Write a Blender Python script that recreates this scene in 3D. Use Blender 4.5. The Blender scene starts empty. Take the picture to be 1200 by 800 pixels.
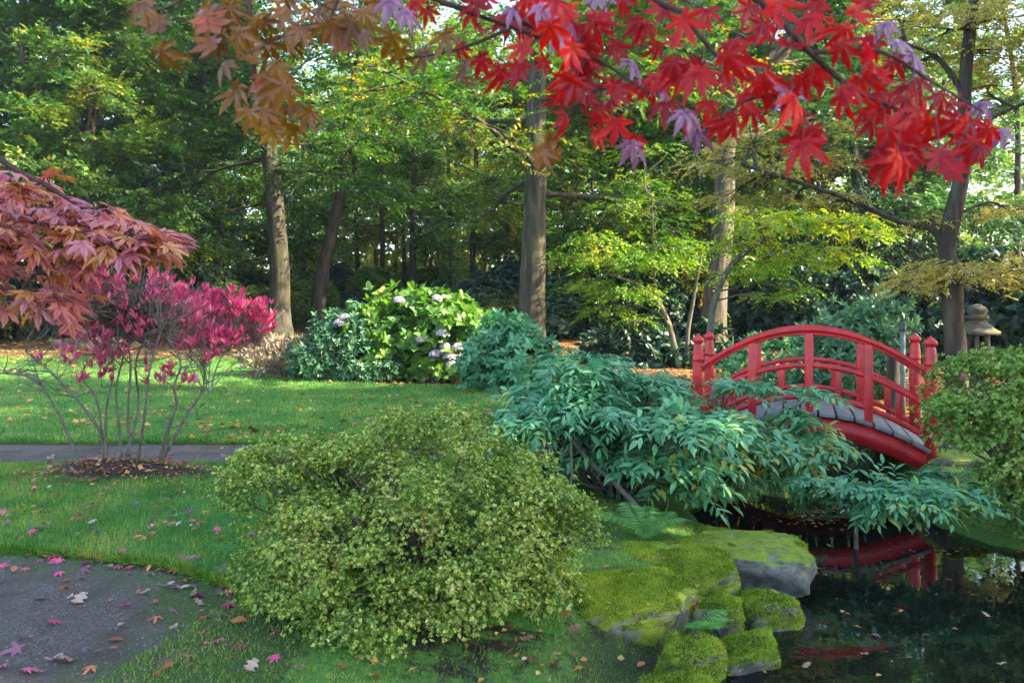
import bpy, math, random
import numpy as np
from mathutils import Vector, Matrix

# ------------------------------------------------------------------ camera, sky, sun, exposure
sc = bpy.context.scene
COL = sc.collection
R = math.radians
CAM_Z, F, HZ = 1.6, 950.0, 362.0          # eye height, focal length and horizon row in a 1200 x 800 frame

cd = bpy.data.cameras.new('camera')
cam = bpy.data.objects.new('camera', cd)
COL.objects.link(cam)
cam.location = (0, 0, CAM_Z)
cam.rotation_euler = (R(90), 0, 0)
cd.sensor_width = 36.0
cd.lens = 36.0 * F / 1200.0
cd.shift_y = -(400.0 - HZ) / 1200.0
cd.clip_start, cd.clip_end = 0.05, 2000.0
cd.dof.use_dof = True
cd.dof.focus_distance = 9.0
cd.dof.aperture_fstop = 7.1
sc.camera = cam

SUN_EL, SUN_AZ = R(35.0), R(103.0)         # azimuth measured from +Y (view direction) towards +X
sun_dir = Vector((math.sin(SUN_AZ) * math.cos(SUN_EL), math.cos(SUN_AZ) * math.cos(SUN_EL), math.sin(SUN_EL)))
w = bpy.data.worlds.new('World')
sc.world = w
w.use_nodes = True
nt = w.node_tree
bg = nt.nodes['Background']
sky = nt.nodes.new('ShaderNodeTexSky')
sky.sky_type = 'NISHITA'
sky.sun_disc = False
sky.sun_elevation = SUN_EL
sky.sun_rotation = SUN_AZ
sky.air_density, sky.dust_density, sky.ozone_density = 1.0, 1.5, 1.0
nt.links.new(sky.outputs[0], bg.inputs[0])
bg.inputs[1].default_value = 0.15
ld = bpy.data.lights.new('sun', 'SUN')
ld.energy = 4.4
ld.angle = R(0.5)
ld.color = (1.0, 0.86, 0.62)
lo = bpy.data.objects.new('sun', ld)
COL.objects.link(lo)
lo.rotation_euler = (-sun_dir).to_track_quat('-Z', 'Y').to_euler()

sc.view_settings.view_transform = 'Standard'
sc.view_settings.look = 'None'
sc.view_settings.gamma = 1.0
sc.view_settings.use_curve_mapping = False
sc.view_settings.exposure = 2.75
cy = sc.cycles
cy.max_bounces, cy.diffuse_bounces, cy.glossy_bounces, cy.transmission_bounces, cy.transparent_max_bounces = 7, 4, 3, 4, 4
cy.use_adaptive_sampling = True
cy.adaptive_threshold = 0.02
cy.use_denoising = True
cy.sample_clamp_indirect = 6.0
cy.caustics_reflective = cy.caustics_refractive = False

# ------------------------------------------------------------------ small helpers
def P(px, py, d):
    """point seen at pixel (px, py) of the 1200 x 800 photograph at depth d metres"""
    return np.array([(px - 600.0) / F * d, d, CAM_Z + (HZ - py) / F * d])

def nrm(v):
    v = np.asarray(v, float)
    return v / np.maximum(np.linalg.norm(v, axis=-1, keepdims=True), 1e-9)

def sstep(a, b, x):
    t = np.clip((x - a) / (b - a), 0, 1)
    return t * t * (3 - 2 * t)

class Geo:
    def __init__(s):
        s.v, s.f, s.n = [], {}, 0
    def add(s, V, faces, mat=0):
        V = np.asarray(V, float).reshape(-1, 3)
        for k, A in faces.items():
            s.f.setdefault((k, mat), []).append(np.asarray(A, np.int64).reshape(-1, k) + s.n)
        s.v.append(V)
        s.n += len(V)
        return s
    def merge(s, g, mat=None):
        off = s.n
        for (k, m), L in g.f.items():
            for A in L:
                s.f.setdefault((k, m if mat is None else mat), []).append(A + off)
        s.v += g.v
        s.n += g.n
        return s
    def place(s, tmpl, O, Y, Z, S, mat=0):
        """copies of a leaf template: origin O, long axis Y, normal Z, size S"""
        tv, tf = tmpl
        O = np.asarray(O, float)
        if len(O) == 0:
            return s
        Y = nrm(Y)
        X = nrm(np.cross(Y, Z))
        Z = np.cross(X, Y)
        S = np.asarray(S, float)
        if S.ndim == 1:
            S = S[:, None]
        M = np.stack([X, Y, Z], axis=1)                       # N,3axis,3
        loc = tv[None] * (S[:, :, None] if S.shape[1] == 1 else S[:, None, :])
        V = O[:, None, :] + np.einsum('nka,nab->nkb', loc, M)
        N, K = len(O), len(tv)
        off = (np.arange(N) * K)[:, None, None]
        return s.add(V.reshape(-1, 3), {k: (A[None] + off).reshape(-1, k) for k, A in tf.items()}, mat)
    def mesh(s, name, origin=(0, 0, 0), smooth=False):
        me = bpy.data.meshes.new(name)
        V = np.concatenate(s.v) - np.asarray(origin, float) if s.v else np.zeros((0, 3))
        loops, starts, mats = [], [], []
        c = 0
        for (k, m), L in s.f.items():
            A = np.concatenate(L)
            loops.append(A.ravel())
            starts.append(c + np.arange(len(A)) * k)
            mats.append(np.full(len(A), m))
            c += A.size
        loops = np.concatenate(loops)
        starts = np.concatenate(starts)
        mats = np.concatenate(mats)
        me.vertices.add(len(V))
        me.vertices.foreach_set('co', V.astype(np.float32).ravel())
        me.loops.add(len(loops))
        me.loops.foreach_set('vertex_index', loops.astype(np.int32))
        me.polygons.add(len(starts))
        me.polygons.foreach_set('loop_start', starts.astype(np.int32))
        me.polygons.foreach_set('material_index', mats.astype(np.int32))
        if smooth:
            me.polygons.foreach_set('use_smooth', np.ones(len(starts), bool))
        me.update(calc_edges=True)
        return me

def tube(g, pts, rad, seg=6, mat=0, cap=True, rng=None, rough=0.0):
    pts = np.asarray(pts, float)
    n = len(pts)
    rad = np.broadcast_to(np.asarray(rad, float), (n,))
    T = nrm(np.gradient(pts, axis=0))
    ref = np.array([1.0, 0.13, 0.0]) if abs(T[:, 2]).mean() > 0.6 else np.array([0.0, 0.0, 1.0])
    A = nrm(np.cross(T, ref))
    B = np.cross(T, A)
    th = np.arange(seg) / seg * 2 * math.pi
    rr = rad[:, None] * np.ones((n, seg))
    if rng is not None and rough:
        rr = rr * (1 + rough * (rng.random((n, seg)) - .5) * 2)
    V = pts[:, None] + rr[..., None] * (A[:, None] * np.cos(th)[None, :, None] + B[:, None] * np.sin(th)[None, :, None])
    i = np.arange(n - 1)[:, None] * seg
    j = np.arange(seg)[None]
    q = np.stack([i + j, i + (j + 1) % seg, i + seg + (j + 1) % seg, i + seg + j], -1).reshape(-1, 4)
    g.add(V.reshape(-1, 3), {4: q}, mat)
    if cap:
        g.add(V[0], {seg: [np.arange(seg)[::-1]]}, mat)
        g.add(V[-1], {seg: [np.arange(seg)]}, mat)

def smooth_path(pts, n):
    """Catmull-Rom through pts, n samples"""
    pts = np.asarray(pts, float)
    p = np.vstack([2 * pts[0] - pts[1], pts, 2 * pts[-1] - pts[-2]])
    out = []
    for u in np.linspace(0, len(pts) - 1 - 1e-6, n):
        k = int(u)
        t = u - k
        a, b, c, d = p[k:k + 4]
        out.append(.5 * (2 * b + (c - a) * t + (2 * a - 5 * b + 4 * c - d) * t * t + (3 * b - a - 3 * c + d) * t ** 3))
    return np.array(out)

def box(g, c, size, ax=None, mat=0):
    x, y, z = np.asarray(size) / 2
    V = np.array([[sx * x, sy * y, sz * z] for sz in (-1, 1) for sy in (-1, 1) for sx in (-1, 1)])
    if ax is not None:
        V = V @ np.asarray(ax)
    g.add(V + np.asarray(c), {4: [[0, 2, 3, 1], [4, 5, 7, 6], [0, 1, 5, 4], [2, 6, 7, 3], [0, 4, 6, 2], [1, 3, 7, 5]]}, mat)

def lathe(g, prof, c, seg=18, mat=0):
    th = np.arange(seg) / seg * 2 * math.pi
    prof = np.asarray(prof, float)
    V = np.stack([prof[:, 0, None] * np.cos(th), prof[:, 0, None] * np.sin(th), np.repeat(prof[:, 1, None], seg, 1)], -1)
    i = np.arange(len(prof) - 1)[:, None] * seg
    j = np.arange(seg)[None]
    q = np.stack([i + j, i + (j + 1) % seg, i + seg + (j + 1) % seg, i + seg + j], -1).reshape(-1, 4)
    g.add(V.reshape(-1, 3) + np.asarray(c), {4: q}, mat)

_perm = np.random.default_rng(5).random((64, 64, 64))
def noise3(p):
    """value noise, p (...,3) -> 0..1"""
    p = np.asarray(p, float)
    i = np.floor(p).astype(int)
    f = p - i
    f = f * f * (3 - 2 * f)
    out = 0
    for dx in (0, 1):
        for dy in (0, 1):
            for dz in (0, 1):
                wgt = (f[..., 0] if dx else 1 - f[..., 0]) * (f[..., 1] if dy else 1 - f[..., 1]) * (f[..., 2] if dz else 1 - f[..., 2])
                out = out + wgt * _perm[(i[..., 0] + dx) % 64, (i[..., 1] + dy) % 64, (i[..., 2] + dz) % 64]
    return out

def fbm(p, o=4):
    p = np.asarray(p, float)
    s, a, t = 0, .5, 0
    for k in range(o):
        s = s + a * noise3(p * 2 ** k + 17.3 * k)
        t += a
        a *= .5
    return s / t

def thing(name, label, cat, loc=(0, 0, 0), group=None):
    o = bpy.data.objects.new(name, None)
    o.empty_display_size = .2
    COL.objects.link(o)
    o.location = tuple(float(c) for c in loc)
    o['label'] = label
    o['category'] = cat
    if group:
        o['group'] = group
    return o

def link(name, me, mats, parent=None, loc=(0, 0, 0)):
    o = bpy.data.objects.new(name, me)
    COL.objects.link(o)
    o.location = tuple(float(c) for c in loc)
    if parent is not None:
        o.parent = parent
    for m in (mats if isinstance(mats, (list, tuple)) else [mats]):
        if len(me.materials) < (len(mats) if isinstance(mats, (list, tuple)) else 1):
            me.materials.append(m)
    return o

def root_of(o):
    while o.parent is not None:
        o = o.parent
    return o

def part(name, g, mats, parent, smooth=False, world=True):
    org = tuple(root_of(parent).location) if world else (0, 0, 0)
    return link(name, g.mesh(name, org, smooth), mats, parent)

def tag(o, label, cat, group=None):
    o['label'] = label
    o['category'] = cat
    if group:
        o['group'] = group
    return o

def solo(name, g, mats, label, cat, loc=(0, 0, 0), smooth=False, group=None):
    o = link(name, g.mesh(name, loc, smooth), mats, None, loc)
    return tag(o, label, cat, group)

def structure(name, g, mats, smooth=False):
    o = link(name, g.mesh(name, (0, 0, 0), smooth), mats)
    o['kind'] = 'structure'
    return o

def stuff(name, g, mats, label, cat, smooth=False):
    o = link(name, g.mesh(name, (0, 0, 0), smooth), mats)
    o['kind'] = 'stuff'
    return tag(o, label, cat)

def dup(root, loc, rz=0.0, sx=1.0, sz=None, label=None, group=None):
    r = root.copy()
    COL.objects.link(r)
    r.location = tuple(float(c) for c in loc)
    r.rotation_euler = (0, 0, rz)
    r.scale = (sx, sx, sz or sx)
    if label:
        r['label'] = label
    if group:
        r['group'] = group
    for ch in list(root.children):
        c = ch.copy()
        COL.objects.link(c)
        c.parent = r
        for gch in list(ch.children):
            d = gch.copy()
            COL.objects.link(d)
            d.parent = c
    return r

# ------------------------------------------------------------------ materials
def newmat(name):
    m = bpy.data.materials.new(name)
    m.use_nodes = True
    t = m.node_tree
    return m, t, t.nodes, t.links, t.nodes['Principled BSDF'], t.nodes['Material Output']

def ramp(nodes, cols, interp='LINEAR'):
    r = nodes.new('ShaderNodeValToRGB')
    r.color_ramp.interpolation = interp
    e = r.color_ramp.elements
    for k, (p, c) in enumerate(cols):
        el = e[k] if k < 2 else e.new(p)
        el.position = p
        el.color = (*c, 1)
    return r

def math_n(nodes, links, op, a, b):
    n = nodes.new('ShaderNodeMath')
    n.operation = op
    for k, v in enumerate((a, b)):
        if hasattr(v, 'links'):
            links.new(v, n.inputs[k])
        elif v is not None:
            n.inputs[k].default_value = v
    return n.outputs[0]

def noise_n(nodes, links, scale, detail=3, rough=.55, coord='Object', dist=0.0, vec=None):
    tc = nodes.new('ShaderNodeTexCoord')
    n = nodes.new('ShaderNodeTexNoise')
    n.inputs['Scale'].default_value = scale
    n.inputs['Detail'].default_value = detail
    n.inputs['Roughness'].default_value = rough
    n.inputs['Distortion'].default_value = dist
    links.new(vec if vec is not None else tc.outputs[coord], n.inputs['Vector'])
    return n.outputs[0]

def leaf_mat(name, cols, *args, rib=None, **kw):
    m = leaf_mat0(name, cols, *args, **kw)
    if rib:
        t = m.node_tree
        N, L = t.nodes, t.links
        r0 = [n for n in N if n.type == 'VALTORGB'][0]
        at = N.new('ShaderNodeAttribute')
        at.attribute_name = 'rib'
        vr = ramp(N, [(.8, (0, 0, 0)), (.97, (.8, .8, .8))])
        L.new(at.outputs['Fac'], vr.inputs[0])
        sp_ = ramp(N, [(.35, (.78, .74, .74)), (.58, (1, 1, 1))])
        L.new(noise_n(N, L, 3.5, 4, .65), sp_.inputs[0])
        ml = N.new('ShaderNodeMix')
        ml.data_type, ml.blend_type = 'RGBA', 'MULTIPLY'
        ml.inputs[0].default_value = 1
        mx = N.new('ShaderNodeMix')
        mx.data_type = 'RGBA'
        outs = [l.to_socket for l in r0.outputs[0].links]
        L.new(r0.outputs[0], ml.inputs[6])
        L.new(sp_.outputs[0], ml.inputs[7])
        L.new(ml.outputs[2], mx.inputs[6])
        L.new(vr.outputs[0], mx.inputs[0])
        mx.inputs[7].default_value = (*rib, 1)
        for so in outs:
            L.new(mx.outputs[2], so)
    return m

def leaf_mat0(name, cols, patch=.6, patch_amt=.9, isl=.7, trans=.35, tcol=None, rough=.45, spec=.4, objr=.25, gain=1.0):
    """cols: ramp of leaf colours; each leaf takes one, whole sprays lean one way"""
    m, t, N, L, b, out = newmat(name)
    geo = N.new('ShaderNodeNewGeometry')
    oi = N.new('ShaderNodeObjectInfo')
    nz = noise_n(N, L, patch, 2)
    a = math_n(N, L, 'MULTIPLY', math_n(N, L, 'SUBTRACT', geo.outputs['Random Per Island'], .5), isl)
    c = math_n(N, L, 'MULTIPLY', math_n(N, L, 'SUBTRACT', nz, .5), patch_amt * 2)
    d = math_n(N, L, 'MULTIPLY', math_n(N, L, 'SUBTRACT', oi.outputs['Random'], .5), objr * 2)
    f = math_n(N, L, 'ADD', math_n(N, L, 'ADD', a, c), math_n(N, L, 'ADD', d, .5))
    r = ramp(N, [(p, tuple(x * gain for x in col)) for p, col in cols])
    L.new(f, r.inputs[0])
    L.new(r.outputs[0], b.inputs['Base Color'])
    b.inputs['Roughness'].default_value = rough
    b.inputs['Specular IOR Level'].default_value = spec
    tr = N.new('ShaderNodeBsdfTranslucent')
    hs = N.new('ShaderNodeHueSaturation')
    hs.inputs['Saturation'].default_value = 1.15
    hs.inputs['Value'].default_value = 1.7
    L.new(r.outputs[0], hs.inputs['Color'])
    if tcol:
        mx = N.new('ShaderNodeMix')
        mx.data_type = 'RGBA'
        mx.inputs[0].default_value = .5
        L.new(hs.outputs[0], mx.inputs[6])
        mx.inputs[7].default_value = (*tcol, 1)
        L.new(mx.outputs[2], tr.inputs[0])
    else:
        L.new(hs.outputs[0], tr.inputs[0])
    ms = N.new('ShaderNodeMixShader')
    ms.inputs[0].default_value = trans
    L.new(b.outputs[0], ms.inputs[1])
    L.new(tr.outputs[0], ms.inputs[2])
    L.new(ms.outputs[0], out.inputs[0])
    return m

def bark_mat(name, c1, c2, c3, scale=6, stretch=.25, bump=.5, moss=None):
    m, t, N, L, b, out = newmat(name)
    tc = N.new('ShaderNodeTexCoord')
    mp = N.new('ShaderNodeMapping')
    mp.inputs['Scale'].default_value = (1, 1, stretch)
    L.new(tc.outputs['Object'], mp.inputs[0])
    n1 = noise_n(N, L, scale, 6, .65, vec=mp.outputs[0], dist=.4)
    n2 = noise_n(N, L, 1.7, 4, .6)
    r = ramp(N, [(.3, c1), (.5, c2), (.72, c3)])
    L.new(n1, r.inputs[0])
    col = r.outputs[0]
    if moss:
        mx = N.new('ShaderNodeMix')
        mx.data_type = 'RGBA'
        rr = ramp(N, [(.5, (0, 0, 0)), (.68, (.75, .75, .75))])
        L.new(n2, rr.inputs[0])
        L.new(rr.outputs[0], mx.inputs[0])
        L.new(col, mx.inputs[6])
        mx.inputs[7].default_value = (*moss, 1)
        col = mx.outputs[2]
    L.new(col, b.inputs['Base Color'])
    b.inputs['Roughness'].default_value = .85
    b.inputs['Specular IOR Level'].default_value = .2
    bp = N.new('ShaderNodeBump')
    bp.inputs['Strength'].default_value = bump
    bp.inputs['Distance'].default_value = .03
    L.new(n1, bp.inputs['Height'])
    L.new(bp.outputs[0], b.inputs['Normal'])
    return m

def ground_mat(name, layers, bump=.5, bscale=60, rough=.9, attr=None, acol=None):
    """layers: [(scale, [(pos, colour)...], factor-ramp or None)], mixed by noise from first to last"""
    m, t, N, L, b, out = newmat(name)
    col = None
    for k, (scale, cols, mixsc, lo_, hi_) in enumerate(layers):
        r = ramp(N, cols)
        L.new(noise_n(N, L, scale, 5, .65), r.inputs[0])
        if col is None:
            col = r.outputs[0]
        else:
            mr = ramp(N, [(lo_, (0, 0, 0)), (hi_, (1, 1, 1))])
            L.new(noise_n(N, L, mixsc, 4, .6), mr.inputs[0])
            mx = N.new('ShaderNodeMix')
            mx.data_type = 'RGBA'
            L.new(mr.outputs[0], mx.inputs[0])
            L.new(col, mx.inputs[6])
            L.new(r.outputs[0], mx.inputs[7])
            col = mx.outputs[2]
    if attr:
        for an, ac in zip(attr, acol):
            at = N.new('ShaderNodeAttribute')
            at.attribute_name = an
            nz = noise_n(N, L, 9, 5, .7)
            f = math_n(N, L, 'ADD', at.outputs['Fac'], math_n(N, L, 'MULTIPLY', math_n(N, L, 'SUBTRACT', nz, .5), 1.3))
            mr = ramp(N, [(.38, (0, 0, 0)), (.62, (1, 1, 1))])
            L.new(f, mr.inputs[0])
            r = ramp(N, ac)
            L.new(noise_n(N, L, 38, 4, .7), r.inputs[0])
            mx = N.new('ShaderNodeMix')
            mx.data_type = 'RGBA'
            L.new(mr.outputs[0], mx.inputs[0])
            L.new(col, mx.inputs[6])
            L.new(r.outputs[0], mx.inputs[7])
            col = mx.outputs[2]
    L.new(col, b.inputs['Base Color'])
    b.inputs['Roughness'].default_value = rough
    b.inputs['Specular IOR Level'].default_value = .25
    bp = N.new('ShaderNodeBump')
    bp.inputs['Strength'].default_value = bump
    bp.inputs['Distance'].default_value = .02
    L.new(noise_n(N, L, bscale, 4, .7), bp.inputs['Height'])
    L.new(bp.outputs[0], b.inputs['Normal'])
    return m

def paint_mat(name, col, col2, rough=.4, bscale=40, bump=.15):
    m, t, N, L, b, out = newmat(name)
    r = ramp(N, [(.27, tuple(c * .45 for c in col)), (.36, col), (.6, col2), (.78, tuple(min(1, c * 1.1 + .012) for c in col2))])
    L.new(noise_n(N, L, 9, 8, .75), r.inputs[0])
    L.new(r.outputs[0], b.inputs['Base Color'])
    rr = ramp(N, [(.3, (rough * .7,) * 3), (.7, (min(1, rough * 1.4),) * 3)])
    L.new(noise_n(N, L, 18, 4), rr.inputs[0])
    L.new(rr.outputs[0], b.inputs['Roughness'])
    bp = N.new('ShaderNodeBump')
    bp.inputs['Strength'].default_value = bump
    bp.inputs['Distance'].default_value = .01
    L.new(noise_n(N, L, bscale, 4), bp.inputs['Height'])
    L.new(bp.outputs[0], b.inputs['Normal'])
    return m

def rock_mat(name, moss_lo, moss_hi, stone=((.05, .05, .05), (.13, .13, .125), (.24, .24, .23)), mosscol=((.07, .11, .01), (.18, .25, .02), (.28, .34, .04))):
    m, t, N, L, b, out = newmat(name)
    r1 = ramp(N, [(.3, stone[0]), (.5, stone[1]), (.75, stone[2])])
    L.new(noise_n(N, L, 11, 6, .7), r1.inputs[0])
    r2 = ramp(N, [(.3, mosscol[0]), (.5, mosscol[1]), (.75, mosscol[2])])
    L.new(noise_n(N, L, 14, 5, .75), r2.inputs[0])
    g = N.new('ShaderNodeNewGeometry')
    sp = N.new('ShaderNodeSeparateXYZ')
    L.new(g.outputs['True Normal'], sp.inputs[0])
    f = math_n(N, L, 'ADD', math_n(N, L, 'MULTIPLY', sp.outputs[2], .45), noise_n(N, L, 4.5, 5, .65))
    mr = ramp(N, [(moss_lo, (0, 0, 0)), (moss_hi, (1, 1, 1))])
    L.new(f, mr.inputs[0])
    mx = N.new('ShaderNodeMix')
    mx.data_type = 'RGBA'
    L.new(mr.outputs[0], mx.inputs[0])
    L.new(r1.outputs[0], mx.inputs[6])
    L.new(r2.outputs[0], mx.inputs[7])
    L.new(mx.outputs[2], b.inputs['Base Color'])
    b.inputs['Roughness'].default_value = .85
    b.inputs['Specular IOR Level'].default_value = .25
    bp = N.new('ShaderNodeBump')
    bp.inputs['Strength'].default_value = .8
    bp.inputs['Distance'].default_value = .02
    L.new(noise_n(N, L, 45, 5, .75), bp.inputs['Height'])
    L.new(bp.outputs[0], b.inputs['Normal'])
    return m

# leaf colours
M_BEECH = leaf_mat('beech_leaf', [(0, (.022, .06, .012)), (.4, (.045, .115, .018)), (.72, (.075, .16, .025)), (.93, (.19, .2, .03)), (1, (.32, .2, .03))], .35, .8, .6)
M_GREEN = leaf_mat('green_leaf', [(0, (.02, .055, .016)), (.5, (.04, .1, .024)), (.85, (.075, .15, .03)), (1, (.2, .2, .03))], .4, .8, .6)
M_FAR = leaf_mat('far_leaf', [(0, (.05, .11, .03)), (.4, (.1, .19, .045)), (.7, (.22, .28, .06)), (1, (.4, .34, .07))], .2, .9, .6, trans=.45)
M_DARK = leaf_mat('evergreen_leaf', [(0, (.012, .036, .02)), (.6, (.022, .06, .032)), (1, (.045, .1, .04))], .5, .7, .6, trans=.15, rough=.4)
M_GOLD = leaf_mat('golden_leaf', [(0, (.12, .14, .03)), (.4, (.26, .24, .05)), (.75, (.42, .35, .09)), (1, (.5, .38, .12))], .8, .8, .6)
M_YELLOW = leaf_mat('yellow_leaf', [(0, (.06, .15, .022)), (.45, (.14, .26, .03)), (.8, (.3, .34, .045)), (1, (.46, .3, .07))], .9, .9, .6)
M_LIME = leaf_mat('lime_leaf', [(0, (.05, .15, .018)), (.5, (.11, .25, .022)), (.85, (.22, .34, .03)), (1, (.42, .38, .05))], .8, .8, .6)
M_HYD = leaf_mat('hydrangea_leaf', [(0, (.045, .12, .022)), (.5, (.095, .2, .03)), (.85, (.17, .28, .045)), (1, (.32, .33, .06))], .9, .8, .6, rough=.4)
M_BLUE = leaf_mat('bluish_leaf', [(0, (.035, .1, .04)), (.5, (.07, .17, .08)), (1, (.13, .25, .11))], .9, .6, .6, rough=.35, trans=.2)
M_TEAL = leaf_mat('teal_leaf', [(0, (.045, .15, .06)), (.45, (.09, .26, .12)), (.85, (.15, .36, .18)), (.96, (.2, .4, .13)), (1, (.36, .36, .08))], 1.4, .7, .8, rough=.42, spec=.4, trans=.3)
M_AZA = leaf_mat('azalea_leaf', [(0, (.08, .15, .024)), (.3, (.18, .27, .038)), (.55, (.31, .39, .065)), (.82, (.46, .46, .12)), (.93, (.5, .44, .18)), (1, (.42, .2, .15))], 3.0, .8, .9, rough=.4, trans=.25)
M_MOUND = leaf_mat('mound_leaf', [(0, (.08, .17, .03)), (.5, (.17, .28, .05)), (.9, (.3, .37, .08)), (1, (.4, .28, .1))], 2.4, .7, .7, trans=.25)
M_PINK = leaf_mat('pink_leaf', [(0, (.22, .025, .07)), (.4, (.42, .06, .13)), (.75, (.56, .12, .2)), (1, (.58, .26, .3))], 1.5, .6, .8, trans=.35)
M_ROSE = leaf_mat('rose_leaf', [(0, (.22, .02, .07)), (.4, (.42, .04, .12)), (.8, (.6, .08, .18)), (1, (.62, .2, .27))], 1.5, .6, .8, trans=.4)
M_RED = leaf_mat('scarlet_leaf', [(0, (.2, .006, .02)), (.3, (.32, .006, .014)), (.65, (.5, .008, .013)), (1, (.56, .02, .014))], 2.0, .3, .7, trans=.5, tcol=(1, .008, .006), rough=.36, spec=.35, objr=.45, rib=(.2, .02, .02))
M_PURPLE_SHEEN = leaf_mat('purple_sheen_leaf', [(0, (.13, .025, .08)), (.5, (.21, .07, .17)), (1, (.3, .15, .28))], 2.0, .3, .7, trans=.25, rough=.3, spec=.7, objr=.45, rib=(.16, .04, .1))  # purplish leaf with the sky's lilac sheen painted into its colour
M_BRONZE = leaf_mat('bronze_leaf', [(0, (.09, .03, .01)), (.4, (.18, .07, .016)), (.75, (.28, .125, .026)), (1, (.33, .06, .025))], 2.0, .3, .7, trans=.4, rough=.38, spec=.5, objr=.45, rib=(.2, .06, .015))
M_CORAL = leaf_mat('coral_leaf', [(0, (.42, .15, .21)), (.3, (.5, .17, .18)), (.5, (.52, .17, .1)), (1, (.52, .26, .08))], 2.2, .5, .8, trans=.35, rough=.34, spec=.6, objr=.5, rib=(.24, .05, .05))
M_FERN = leaf_mat('fern_leaf', [(0, (.07, .2, .04)), (.6, (.14, .34, .07)), (1, (.22, .42, .09))], 2, .4, .6)
M_GRASS = leaf_mat('grass_blade', [(0, (.035, .11, .018)), (.4, (.075, .19, .028)), (.75, (.15, .27, .04)), (1, (.32, .31, .08))], 1.6, 1.0, .9, trans=.3, rough=.5, objr=0)
M_MOSSF = leaf_mat('moss_frond', [(0, (.05, .09, .012)), (.4, (.2, .28, .025)), (.8, (.34, .42, .05)), (1, (.36, .32, .07))], 3.5, 1.0, .7, trans=.2, rough=.7, spec=.1, objr=.1)
M_LITTER = leaf_mat('litter_leaf', [(0, (.1, .04, .015)), (.35, (.28, .11, .03)), (.65, (.44, .21, .05)), (.85, (.52, .34, .1)), (1, (.4, .06, .06))], .8, .3, 1.0, trans=.15, rough=.6)
M_F_PINK = leaf_mat('fallen_pink', [(0, (.4, .03, .1)), (1, (.62, .1, .22))], 1, .1, .3, trans=.1, objr=.6)
M_F_TAN = leaf_mat('fallen_tan', [(0, (.2, .11, .06)), (.6, (.27, .17, .11)), (1, (.34, .25, .19))], 1, .1, .3, trans=.1, objr=.6, rough=.6)
M_F_RUST = leaf_mat('fallen_rust', [(0, (.22, .06, .02)), (.6, (.42, .14, .04)), (1, (.5, .25, .06))], 1, .1, .3, trans=.1, objr=.6, rough=.6)
M_F_PALE = leaf_mat('fallen_pale', [(0, (.34, .3, .26)), (1, (.46, .43, .36))], 1, .1, .3, trans=.1, objr=.6, rough=.6)
M_F_PLUM = leaf_mat('fallen_plum', [(0, (.1, .03, .05)), (1, (.22, .09, .14))], 1, .1, .3, trans=.1, objr=.6, rough=.6)
M_FLOWER = leaf_mat('hydrangea_flower', [(0, (.36, .28, .38)), (.5, (.55, .46, .52)), (1, (.62, .6, .5))], 3, .5, .8, trans=.25, rough=.6)
M_DRY = leaf_mat('dry_leaf', [(0, (.12, .09, .06)), (.6, (.24, .18, .13)), (1, (.34, .27, .18))], 2, .5, .8, trans=.2, rough=.7)

# bark, ground, rock, paint
M_BARK = bark_mat('beech_bark', (.018, .016, .011), (.05, .043, .03), (.12, .105, .08), 8, .13, .8, moss=(.04, .048, .016))
M_BARKD = bark_mat('dark_bark', (.02, .016, .012), (.05, .04, .03), (.1, .085, .065), 9, .18, .8)
M_BARKO = bark_mat('rough_bark', (.03, .025, .02), (.085, .07, .052), (.17, .145, .115), 10, .16, 1.0, moss=(.06, .065, .025))
M_TWIG = bark_mat('twig_bark', (.05, .045, .035), (.1, .09, .07), (.16, .15, .12), 18, .3, .4)
M_TWIGP = bark_mat('pale_twig', (.08, .075, .06), (.15, .14, .11), (.24, .225, .19), 18, .3, .4)
M_TWIGM = bark_mat('maple_twig', (.03, .015, .014), (.06, .03, .028), (.1, .05, .045), 25, .3, .3)
M_SOIL = ground_mat('forest_floor', [(14, [(.3, (.014, .011, .009)), (.6, (.036, .028, .02)), (.8, (.08, .058, .036))], 0, 0, 0),
                                     (16, [(.3, (.02, .045, .012)), (.7, (.06, .12, .025))], .35, .5, .62)], .9, 40,
                    attr=('moss', 'litter'), acol=([(.25, (.03, .09, .018)), (.5, (.075, .18, .03)), (.75, (.14, .26, .045))],
                                                   [(.25, (.08, .04, .018)), (.5, (.2, .1, .035)), (.75, (.34, .2, .07))]))
M_BED = ground_mat('bed_soil', [(20, [(.3, (.012, .009, .007)), (.6, (.035, .026, .018)), (.8, (.09, .06, .04))], 0, 0, 0)], .9, 40, attr=('moss', 'litter'), acol=([(.25, (.02, .05, .012)), (.75, (.06, .12, .02))], [(.25, (.07, .03, .02)), (.75, (.2, .1, .06))]))
M_LAWN = ground_mat('lawn_turf', [(22, [(.25, (.022, .075, .014)), (.5, (.045, .15, .022)), (.78, (.08, .21, .03))], 0, 0, 0),
                                  (9, [(.3, (.06, .12, .02)), (.7, (.12, .2, .03))], .9, .52, .68)], .8, 70)
M_PATH = ground_mat('gravel_path', [(85, [(.28, (.034, .028, .023)), (.5, (.1, .084, .07)), (.72, (.24, .205, .17))], 0, 0, 0),
                                    (5, [(.3, (.042, .033, .025)), (.7, (.11, .088, .068))], 1.1, .42, .62)], .9, 120, attr=('moss',),
                    acol=([(.25, (.03, .05, .012)), (.5, (.06, .1, .018)), (.75, (.1, .15, .03))],))
M_ROCK = rock_mat('mossy_rock', .42, .56)
M_STONE = rock_mat('bare_stone', .74, .9)
M_LANT = rock_mat('lantern_stone', .92, 1.1, stone=((.06, .055, .045), (.11, .1, .085), (.17, .16, .135)))
M_PAINT = paint_mat('red_paint', (.24, .012, .012), (.56, .012, .016), .45, 22, .35)
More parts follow.
